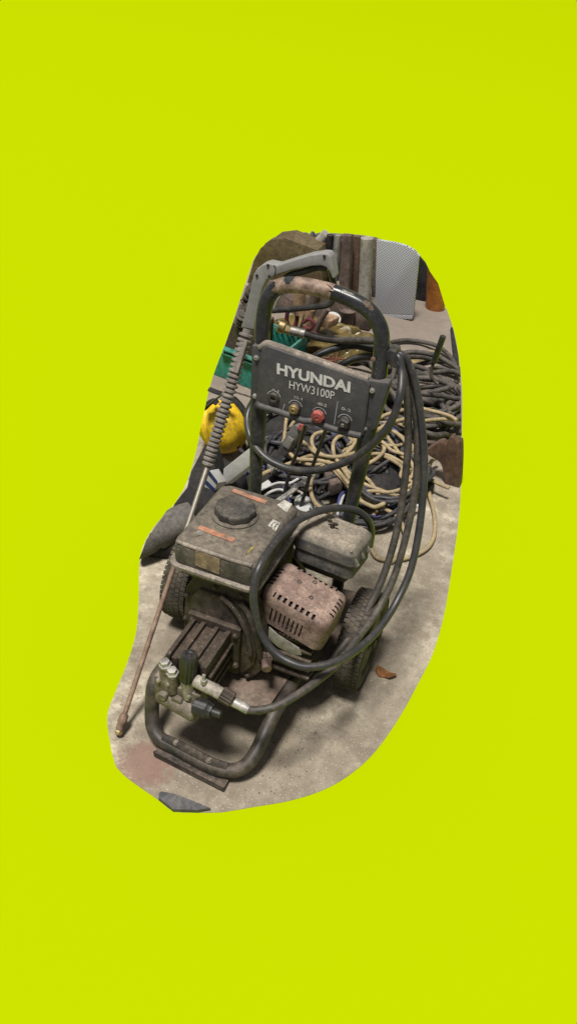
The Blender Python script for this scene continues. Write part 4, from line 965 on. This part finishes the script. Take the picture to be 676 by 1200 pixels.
# black board added for the shade in the gap, and orange post
tag(obj('dark_board', prism([(-0.3857,3.3000,0.2715), (-0.3424,3.3000,0.2430), (-0.3036,3.3000,0.2134), (-0.2722,3.3000,0.1725), (-0.2523,3.3000,0.0110), (-0.3375,3.3000,-0.0087)], (0,.02,0), .002), M['darkcloth'], ang=30), 'black board upright between the perforated sheet and the orange post', 'board')
oc = V((-0.1904,3.2465,0.0000)); ob = cyl(oc, V((-0.2210,3.2000,0.2990)), .052, .052, seg=32, bev=.0)
cut3(ob, (-0.2631,3.1000,0.2801), (-0.1739,3.1000,0.1942), (-0.2272,3.4000,0.0813), oc+V((0,0,.02)))
cut3(ob, (-0.1739,3.1000,0.1942), (-0.0939,3.1000,0.0428), (-0.1417,3.4000,-0.0806), oc+V((-.03,0,.02)))
tag(obj('orange_post', ob, M['orange'], ang=40), 'bright orange round post at the back right of the perforated sheet', 'post')
db = prism([(-0.0484,3.0025,0.0000), (-0.0359,2.9981,0.0000), (0.0657,2.6846,-0.0000), (0.0908,2.5846,0.0000), (0.0620,2.6086,-0.0000)], (0,0,.02), .002)
tag(obj('dark_offcut', db, M['darkcloth'], ang=30), 'small black block on the concrete at the edge right of the metal hook', 'block')

# ------------------------------------------------------------------ cables and ropes on the right
def coil(c, rx, ry, turns, rnd, z0, z1, r, seed, xmax=None):
    rg = random.Random(seed); pts = []
    n = int(turns*14)
    ox, oy = 0, 0
    for k in range(n+1):
        t = k/14*2*math.pi
        if k % 7 == 0: ox, oy = rg.uniform(-rnd,rnd), rg.uniform(-rnd,rnd)
        pts.append((c[0]+ox*.6+rx*math.cos(t)*(1+rg.uniform(-.1,.1)), c[1]+oy+ry*math.sin(t)*(1+rg.uniform(-.1,.1)), z0+(z1-z0)*(.5+.5*math.sin(t*1.37+seed))+rg.uniform(-.008,.008)))
    return pts
specs = [((.03,2.24),.17,.20,3,.05,.014,.10,.0120,2),((.06,2.06),.17,.17,4,.05,.014,.10,.0120,5),((.02,2.12),.20,.20,4,.06,.05,.15,.0115,9),((.05,1.94),.15,.13,4,.05,.014,.09,.0115,14),((-.34,2.20),.15,.14,3,.05,.014,.07,.0115,17)]
labs = ['thick black cable coiled at the back of the heap by the metal hook','thick dark grey cable looped at the right edge of the heap','heavy black cable lying topmost on the heap behind the hanging hose','dark rubber cable coiled at the front of the heap above the brown scrap','dark cable coiled on the floor between the handle bend and the olive film']
for sp, lb in zip(specs, labs):
    bm_ = tube(coil(*sp), sp[7], 10, 5)
    for a, c_ in (((541,430),(541,520)),):
        cut3(bm_, (0.2064,1.6000,0.5732), (0.2933,1.6000,0.1791), (0.1869,2.6000,-0.4037), (-.3,2.0,.05))
    tag(obj('coiled_cable', bm_, M['bigcable']), lb, 'cable', 'thick cables heaped on the floor at the right')
tag(obj('loose_cable', tube([(-0.2859,2.6187,0.0200), (-0.2296,2.6984,0.0200), (-0.1512,2.7356,0.0200), (-0.0690,2.7168,0.0300), (-0.0073,2.6775,0.0300), (0.0544,2.5977,0.0300), (0.1018,2.4834,0.0300), (0.1283,2.3421,0.0400)], .011, 10, 6), M['bigcable']), 'single brown grey cable arching over the bare concrete behind the bamboo stick', 'cable')
tag(obj('bamboo_stick', tube([(-0.1703,2.2719,0.0300), (-0.1372,2.3699,0.0300), (-0.0969,2.4956,0.0300), (-0.0511,2.6291,0.0300)], .021, 14, 4, squash=.6), M['bamboo'], ang=40), 'flat yellow brown bamboo stick lying on the concrete behind the hanging hose', 'stick')
HK = empty('metal_hook', (0.0437,2.1447,0.1000), 'black handled bent metal hook sticking up from the cable heap', 'hook')
obj('hook_handle', tube([(0.0901,1.9500,0.4231), (0.0842,1.9500,0.3812), (0.0783,1.9500,0.3387), (0.0735,1.9500,0.3073)], .0125, 12, 5), M['blackplastic'], HK)
obj('hook_rod', tube([(0.0735,1.9500,0.3073), (0.0705,1.9500,0.2760), (0.0742,1.9500,0.2461), (0.0927,1.9500,0.2240), (0.1085,1.9500,0.2166)], .007, 10, 5), M['rim'], HK)
# brown scrap on the right
so = spline([(0.1734,1.5800,0.1224), (0.1910,1.5800,0.1451), (0.2130,1.5800,0.1690), (0.2282,1.5800,0.1756), (0.2393,1.5800,0.1696), (0.2471,1.5800,0.1964), (0.2580,1.5800,0.2071), (0.2700,1.5800,0.1959), (0.2817,1.5800,0.1865), (0.2932,1.5800,0.1938), (0.3131,1.5800,0.1015), (0.3254,1.5800,0.0036), (0.3049,1.5800,-0.0114), (0.2727,1.5800,-0.0022), (0.2524,1.5800,0.0506), (0.2320,1.5800,0.0870), (0.1959,1.5800,0.1006), (0.1773,1.5800,0.1102), (0.1734,1.5800,0.1224)], 4)[:-1]
sc = prism(so, (0,.035,0), .008, 3)
tag(obj('brown_scrap', sc, M['leather'], ang=30), 'torn brown board scrap standing at the right edge below the thick cables', 'scrap')
ss = blob(V((.145,1.50,.03)), (.10,.08,.035), 4, .02, 11, 8, .0)
cut3(ss, (0.3600,1.2000,0.2876), (0.3812,1.2000,0.1552), (0.3287,1.8000,-0.2585), (.1,1.5,.03))
tag(obj('grey_rag', ss, M['darkcloth'], ang=60), 'dark grey rag lump under the brown board scrap', 'rag')

# dark under-layer of cables
dark_specs = [((.0,1.32),.17,.20,6,.06,.012,.06,.007,21,'thin black cable tangled on the floor right of the right post'),((-.08,1.55),.16,.18,4,.06,.012,.09,.007,22,'thin black cable bunched below the thick cable heap'),((-.24,1.35),.16,.20,6,.07,.012,.10,.007,23,'thin black cable tangled on the floor between the two posts'),((-.36,1.55),.16,.20,6,.06,.012,.10,.0075,24,'thin black cable heaped below the control panel'),((.07,1.42),.13,.17,5,.05,.04,.10,.0075,27,'black flex lying on top of the tangle between right post and brown scrap')]
for sp in dark_specs:
    tag(obj('tangled_cable', tube(coil(*sp[:9]), sp[7], 8, 5), M['darkcable']), sp[9], 'cable', 'thin dark cables tangled on the floor')
for sp in (((-.30,1.18),.10,.12,3,.05,.015,.07,.006,31,'blue flex tangled left, between the left post and the dark bars'),((.06,1.25),.08,.12,2,.04,.012,.05,.007,33,'dark blue cable looped on the floor near the right end of the tangle'),((-.06,1.62),.12,.12,3,.05,.03,.09,.006,35,'navy blue cable behind the right post below the panel')):
    tag(obj('blue_cable', tube(coil(*sp[:9]), sp[7], 8, 5), M['blue']), sp[9], 'cable', 'blue cables in the tangle')
pads = [((-.30,1.55,.03),(.22,.25,.05),3),((-.03,1.45,.02),(.16,.20,.035),5),((-.32,1.15,.02),(.13,.13,.04),9)]
pl_ = ['dark cloth bunched under the cables below the panel','dark cloth lying under the cables right of the right post','dark cloth under the blue cable behind the fuel tank']
for (c_, r_, sd_), lb in zip(pads, pl_):
    tag(obj('dark_cloth', blob(c_, r_, 4, .02, 12, sd_, .0), M['darkcloth'], ang=60), lb, 'cloth')
# cream cables
ropes = [
 ([(0.2092,1.6728,0.0500), (0.1923,1.6253,0.0500), (0.2088,1.5213,0.0400), (0.2378,1.4489,0.0200), (0.2831,1.3471,0.0120), (0.3122,1.2324,0.0120), (0.3107,1.1484,0.0120), (0.2797,1.0828,0.0120), (0.2361,1.0347,0.0120), (0.1802,1.0105,0.0120), (0.1444,1.0376,0.0120), (0.1080,1.1133,0.0120), (0.0895,1.1862,0.0120), (0.0895,1.2485,0.0200), (0.1128,1.2891,0.0400), (0.1463,1.3176,0.0600), (0.1769,1.3568,0.0800)], 'cream cable making the widest loop on the bare concrete right of the air cleaner'),
 ([(-0.0033,1.3007,0.0500), (0.0252,1.2737,0.0500), (0.0796,1.2557,0.0500), (0.1261,1.2399,0.0500), (0.1639,1.2352,0.0400), (0.1990,1.2069,0.0300), (0.2279,1.1492,0.0200), (0.2330,1.0645,0.0150), (0.2192,1.0108,0.0120)], 'cream cable running from the right post down to the bare concrete'),
 ([(-0.0688,1.5784,0.1100), (-0.0168,1.5792,0.1100), (0.0220,1.5311,0.1100), (0.0195,1.4619,0.1100), (-0.0013,1.4008,0.1100), (-0.0225,1.3537,0.1100)], 'short cream cable bend just right of the right post'),
 ([(-0.0185,1.4852,0.1000), (0.0148,1.5038,0.1000), (0.0474,1.5084,0.1000), (0.0848,1.4957,0.1000), (0.1161,1.4799,0.1000), (0.1516,1.4476,0.1000)], 'cream cable lying crosswise over dark cables behind the hanging hose'),
 ([(-0.0228,1.6735,0.1200), (-0.0021,1.6631,0.1200), (0.0371,1.6487,0.1200), (0.0797,1.6083,0.1200), (0.1249,1.5435,0.1200)], 'cream cable slanting down below the thick cable heap, upper one'),
 ([(-0.0243,1.6883,0.1000), (0.0116,1.6280,0.1000), (0.0550,1.5745,0.1000), (0.0910,1.5328,0.1000), (0.1314,1.5083,0.1000)], 'cream cable slanting down below the thick cable heap, lower one'),
 ([(0.1660,1.5297,0.0600), (0.2189,1.4937,0.0600), (0.2592,1.4776,0.0600), (0.3005,1.4687,0.0600)], 'short cream cable end pointing at the brown scrap'),
 ([(-0.3061,1.4235,0.1400), (-0.2531,1.3769,0.1400), (-0.1886,1.3325,0.1400), (-0.1500,1.3278,0.1400), (-0.1138,1.3382,0.1400), (-0.0740,1.3768,0.1400), (-0.0374,1.4372,0.1400), (-0.0111,1.5134,0.1400)], 'cream cable crossing below the panel from left to right'),
 ([(-0.2129,1.5024,0.1300), (-0.2345,1.4758,0.1300), (-0.2371,1.4320,0.1300), (-0.2149,1.3825,0.1300), (-0.1849,1.3524,0.1300), (-0.1365,1.3398,0.1300)], 'cream cable hooked in a small bend under the red nozzle cap'),
 ([(-0.1406,1.5148,0.1300), (-0.1547,1.4857,0.1300), (-0.1532,1.4378,0.1300), (-0.1350,1.3870,0.1300), (-0.1123,1.3468,0.1300), (-0.0694,1.3000,0.1300), (-0.0198,1.2407,0.1300)], 'cream cable hooked in a bend under the black nozzle cap'),
 ([(-0.3224,1.1031,0.1200), (-0.3140,1.1290,0.1200), (-0.2905,1.1822,0.1200), (-0.2616,1.2297,0.1200), (-0.2320,1.2846,0.1200), (-0.1980,1.3362,0.1200), (-0.1385,1.3301,0.1200), (-0.0797,1.2861,0.1200), (-0.0158,1.2231,0.1200)], 'cream cable rising from the left post towards the middle of the tangle'),
 ([(-0.1432,1.3491,0.1000), (-0.1517,1.2992,0.1000), (-0.1573,1.2519,0.1000), (-0.1488,1.1950,0.1000), (-0.1199,1.1276,0.1000), (-0.0887,1.0871,0.1000), (-0.0573,1.0704,0.1000), (-0.0160,1.0594,0.1000)], 'cream cable curling down behind the air cleaner'),
 ([(-0.1153,1.3151,0.1100), (-0.0855,1.2872,0.1100), (-0.0490,1.2577,0.1100), (-0.0142,1.2223,0.1100), (0.0386,1.1689,0.1100), (0.0815,1.1522,0.1100), (0.1057,1.1540,0.1100), (0.1263,1.1878,0.1100)], 'cream cable passing behind the lower right post'),
 ([(-0.0111,1.3763,0.0700), (0.0219,1.3564,0.0700), (0.0627,1.3106,0.0700), (0.0838,1.2739,0.0700), (0.0823,1.2377,0.0700), (0.0491,1.2315,0.0700), (0.0146,1.2483,0.0700)], 'cream cable in a tight bend right of the lower right post'),
 ([(-0.0854,1.5760,0.1600), (-0.0532,1.6387,0.1600), (-0.0222,1.7094,0.1600), (0.0154,1.7620,0.1600), (0.0440,1.7863,0.1600)], 'pale cream cable on the thick cable heap, behind the right post'),
 ([(-0.0076,1.8481,0.1500), (0.0455,1.8389,0.1500), (0.1024,1.8401,0.1500), (0.1588,1.8414,0.1500), (0.2024,1.8355,0.1500), (0.2318,1.8142,0.1500)], 'cream cable mixed into the thick cable heap, nearer the metal hook'),
 ([(0.0413,1.7134,0.1300), (0.0906,1.7643,0.1300), (0.1362,1.8057,0.1300), (0.1778,1.8373,0.1300), (0.2220,1.8589,0.1300)], 'cream cable along the lower front of the thick cable heap'),
 ([(-0.0301,1.5428,0.1600), (-0.0102,1.6117,0.1600), (0.0159,1.6635,0.1600), (0.0564,1.7167,0.1600)], 'pale cream cable just below the topmost one behind the right post'),
]
for pts, lb in ropes:
    tag(obj('cream_cable', tube(pts, .0076, 10, 6), M['rope']), lb, 'cable', 'cream cables in the tangle')
for pts, lb in (([(-0.3106,1.0834,0.0700), (-0.2780,1.0944,0.1000), (-0.2510,1.1391,0.1000), (-0.2135,1.1596,0.1000), (-0.1931,1.2074,0.1000), (-0.1639,1.2173,0.1000)], 'thin white flex over the blue cable behind the tank'), ([(-0.2920,1.0665,0.0500), (-0.2601,1.0849,0.0900), (-0.2290,1.1195,0.0900), (-0.1742,1.0965,0.0900), (-0.1518,1.1379,0.0900)], 'thin white flex just above the tank rear edge'), ([(-0.0170,1.1232,0.0500), (-0.0299,1.1965,0.0500), (-0.0388,1.2692,0.0500), (-0.0360,1.3386,0.0500), (-0.0241,1.3832,0.0500)], 'thin white flex beside the right post behind the air cleaner'), ([(0.1687,1.2957,0.0400), (0.1881,1.3179,0.0400), (0.2105,1.3065,0.0400), (0.2161,1.3330,0.0400), (0.2328,1.3185,0.0400)], 'short white flex on the floor behind the hanging hose')):
    tag(obj('white_flex', tube(pts, .005, 8, 6), M['white']), lb, 'cable', 'white flexes in the tangle')
for sp in (((.02,1.40),.15,.16,2.4,.06,.07,.12,.0068,41,'cream cable looped over the dark tangle between the hanging hose and brown scrap'),((-.22,1.48),.15,.16,2.2,.06,.09,.14,.0068,43,'cream cable looped over the dark tangle below the lettered panel'),((-.02,1.66),.13,.12,2,.05,.05,.11,.0068,45,'cream cable looped just in front of the thick cable heap')):
    tag(obj('cream_cable', tube(coil(*sp[:9]), sp[7], 8, 5), M['rope']), sp[9], 'cable', 'cream cables in the tangle')
# grey metal case with a red button, black bars
GT = empty('grey_tool', (-0.3050,1.3519,0.1000), 'small grey metal tool case with a red end standing in the tangle below the panel', 'tool case')
obj('tool_case', prism([(-0.3219,1.2800,0.1239), (-0.2721,1.2800,0.2517), (-0.2600,1.2800,0.2625), (-0.2332,1.2800,0.2564), (-0.2319,1.2800,0.2426), (-0.2843,1.2800,0.1209)], (.01,.05,-.01), .004), M['greytool'], GT, ang=30)
obj('case_face', prism([(-0.2959,1.2740,0.1686), (-0.2796,1.2740,0.2134), (-0.2558,1.2740,0.2064), (-0.2715,1.2740,0.1579)], (0,.004,0), .001), M['steel'], GT, ang=30)
obj('red_end', prism([(-0.2473,1.2700,0.2574), (-0.2376,1.2700,0.2761), (-0.2214,1.2700,0.2757), (-0.2285,1.2700,0.2489)], (0,.04,0), .002), M['red'], GT, ang=30)
for pts, lb in (([(-0.1603,1.1000,0.3894), (-0.1753,1.1000,0.2920), (-0.1956,1.1000,0.2063), (-0.2092,1.1000,0.1052), (-0.2136,1.1000,0.0407)], 'flat black bar slanting from below the panel, nearer the left post'), ([(-0.0949,1.1200,0.3822), (-0.1121,1.1200,0.2905), (-0.1283,1.1200,0.2094), (-0.1410,1.1200,0.1159), (-0.1574,1.1200,0.0173)], 'flat black bar slanting from below the panel, nearer the right post')):
    tag(obj('black_bar', tube(pts, .0125, 10, 5, squash=.5), M['blackplastic']), lb, 'bar', 'black bars in the tangle')
tag(obj('white_pot', lathe([(0,.035),(.045,.038),(.05,.04),(.052,.037),(.052,0)], V((-0.1472,1.1402,0.0000)), (.1,-.1,1), 28), M['white']), 'white plastic pot half hidden behind the tank corner', 'pot')
tag(obj('grey_strip', prism([(-0.2232,1.1000,0.0784), (-0.1568,1.1000,0.1625), (-0.1439,1.1000,0.1597), (-0.2154,1.1000,0.0625)], (0,.006,.0), .001), M['greytool'], ang=30), 'flat grey metal strip slanting behind the rear edge of the tank', 'strip')
tag(obj('silver_strip', prism([(-0.2086,1.1500,0.0890), (-0.1324,1.1500,0.1691), (-0.1253,1.1500,0.1624), (-0.1981,1.1500,0.0815)], (0,.006,.0), .001), M['steel'], ang=30), 'short shiny strip behind the two black bars', 'strip')

# ------------------------------------------------------------------ camera, light, world
cam = bpy.data.cameras.new('camera'); co = bpy.data.objects.new('camera', cam); COL.objects.link(co)
cam.sensor_fit = 'VERTICAL'; cam.sensor_height = 36; cam.sensor_width = 24; cam.lens = 30.0
cam.clip_start = .05; cam.clip_end = 300
R_ = V((0.92363,0.374855,0.079942)); U_ = V((-0.283393,0.52747,0.800914)); F_ = V((-0.258059,0.762404,-0.593419))
m4 = Matrix((( R_.x,U_.x,-F_.x,.592),(R_.y,U_.y,-F_.y,-1.207),(R_.z,U_.z,-F_.z,1.815),(0,0,0,1)))
co.matrix_world = m4
scene.camera = co

w = bpy.data.worlds.new('World'); scene.world = w; w.use_nodes = True
bg = w.node_tree.nodes['Background']; bg.inputs['Color'].default_value = (1,.985,.96,1); bg.inputs['Strength'].default_value = .30

def area(name, loc, size, power, color=(1,1,1)):
    l = bpy.data.lights.new(name, 'AREA'); l.shape = 'DISK'; l.size = size; l.energy = power; l.color = color
    o = bpy.data.objects.new(name, l); COL.objects.link(o); o.location = loc
    o.rotation_euler = (V((0,.6,.2))-V(loc)).to_track_quat('-Z','Y').to_euler()
    return o
# one broad ceiling light, high on the left
dv = V((-.06,-.30,.95)).normalized()*250
area('ceiling_light', V((0,.6,0))+dv, 50, 1245000, (1,.97,.93))

vs_ = scene.view_settings
vs_.view_transform = 'Standard'; vs_.look = 'None'; vs_.exposure = 0; vs_.gamma = 1; vs_.use_curve_mapping = False
scene.cycles.max_bounces = 6
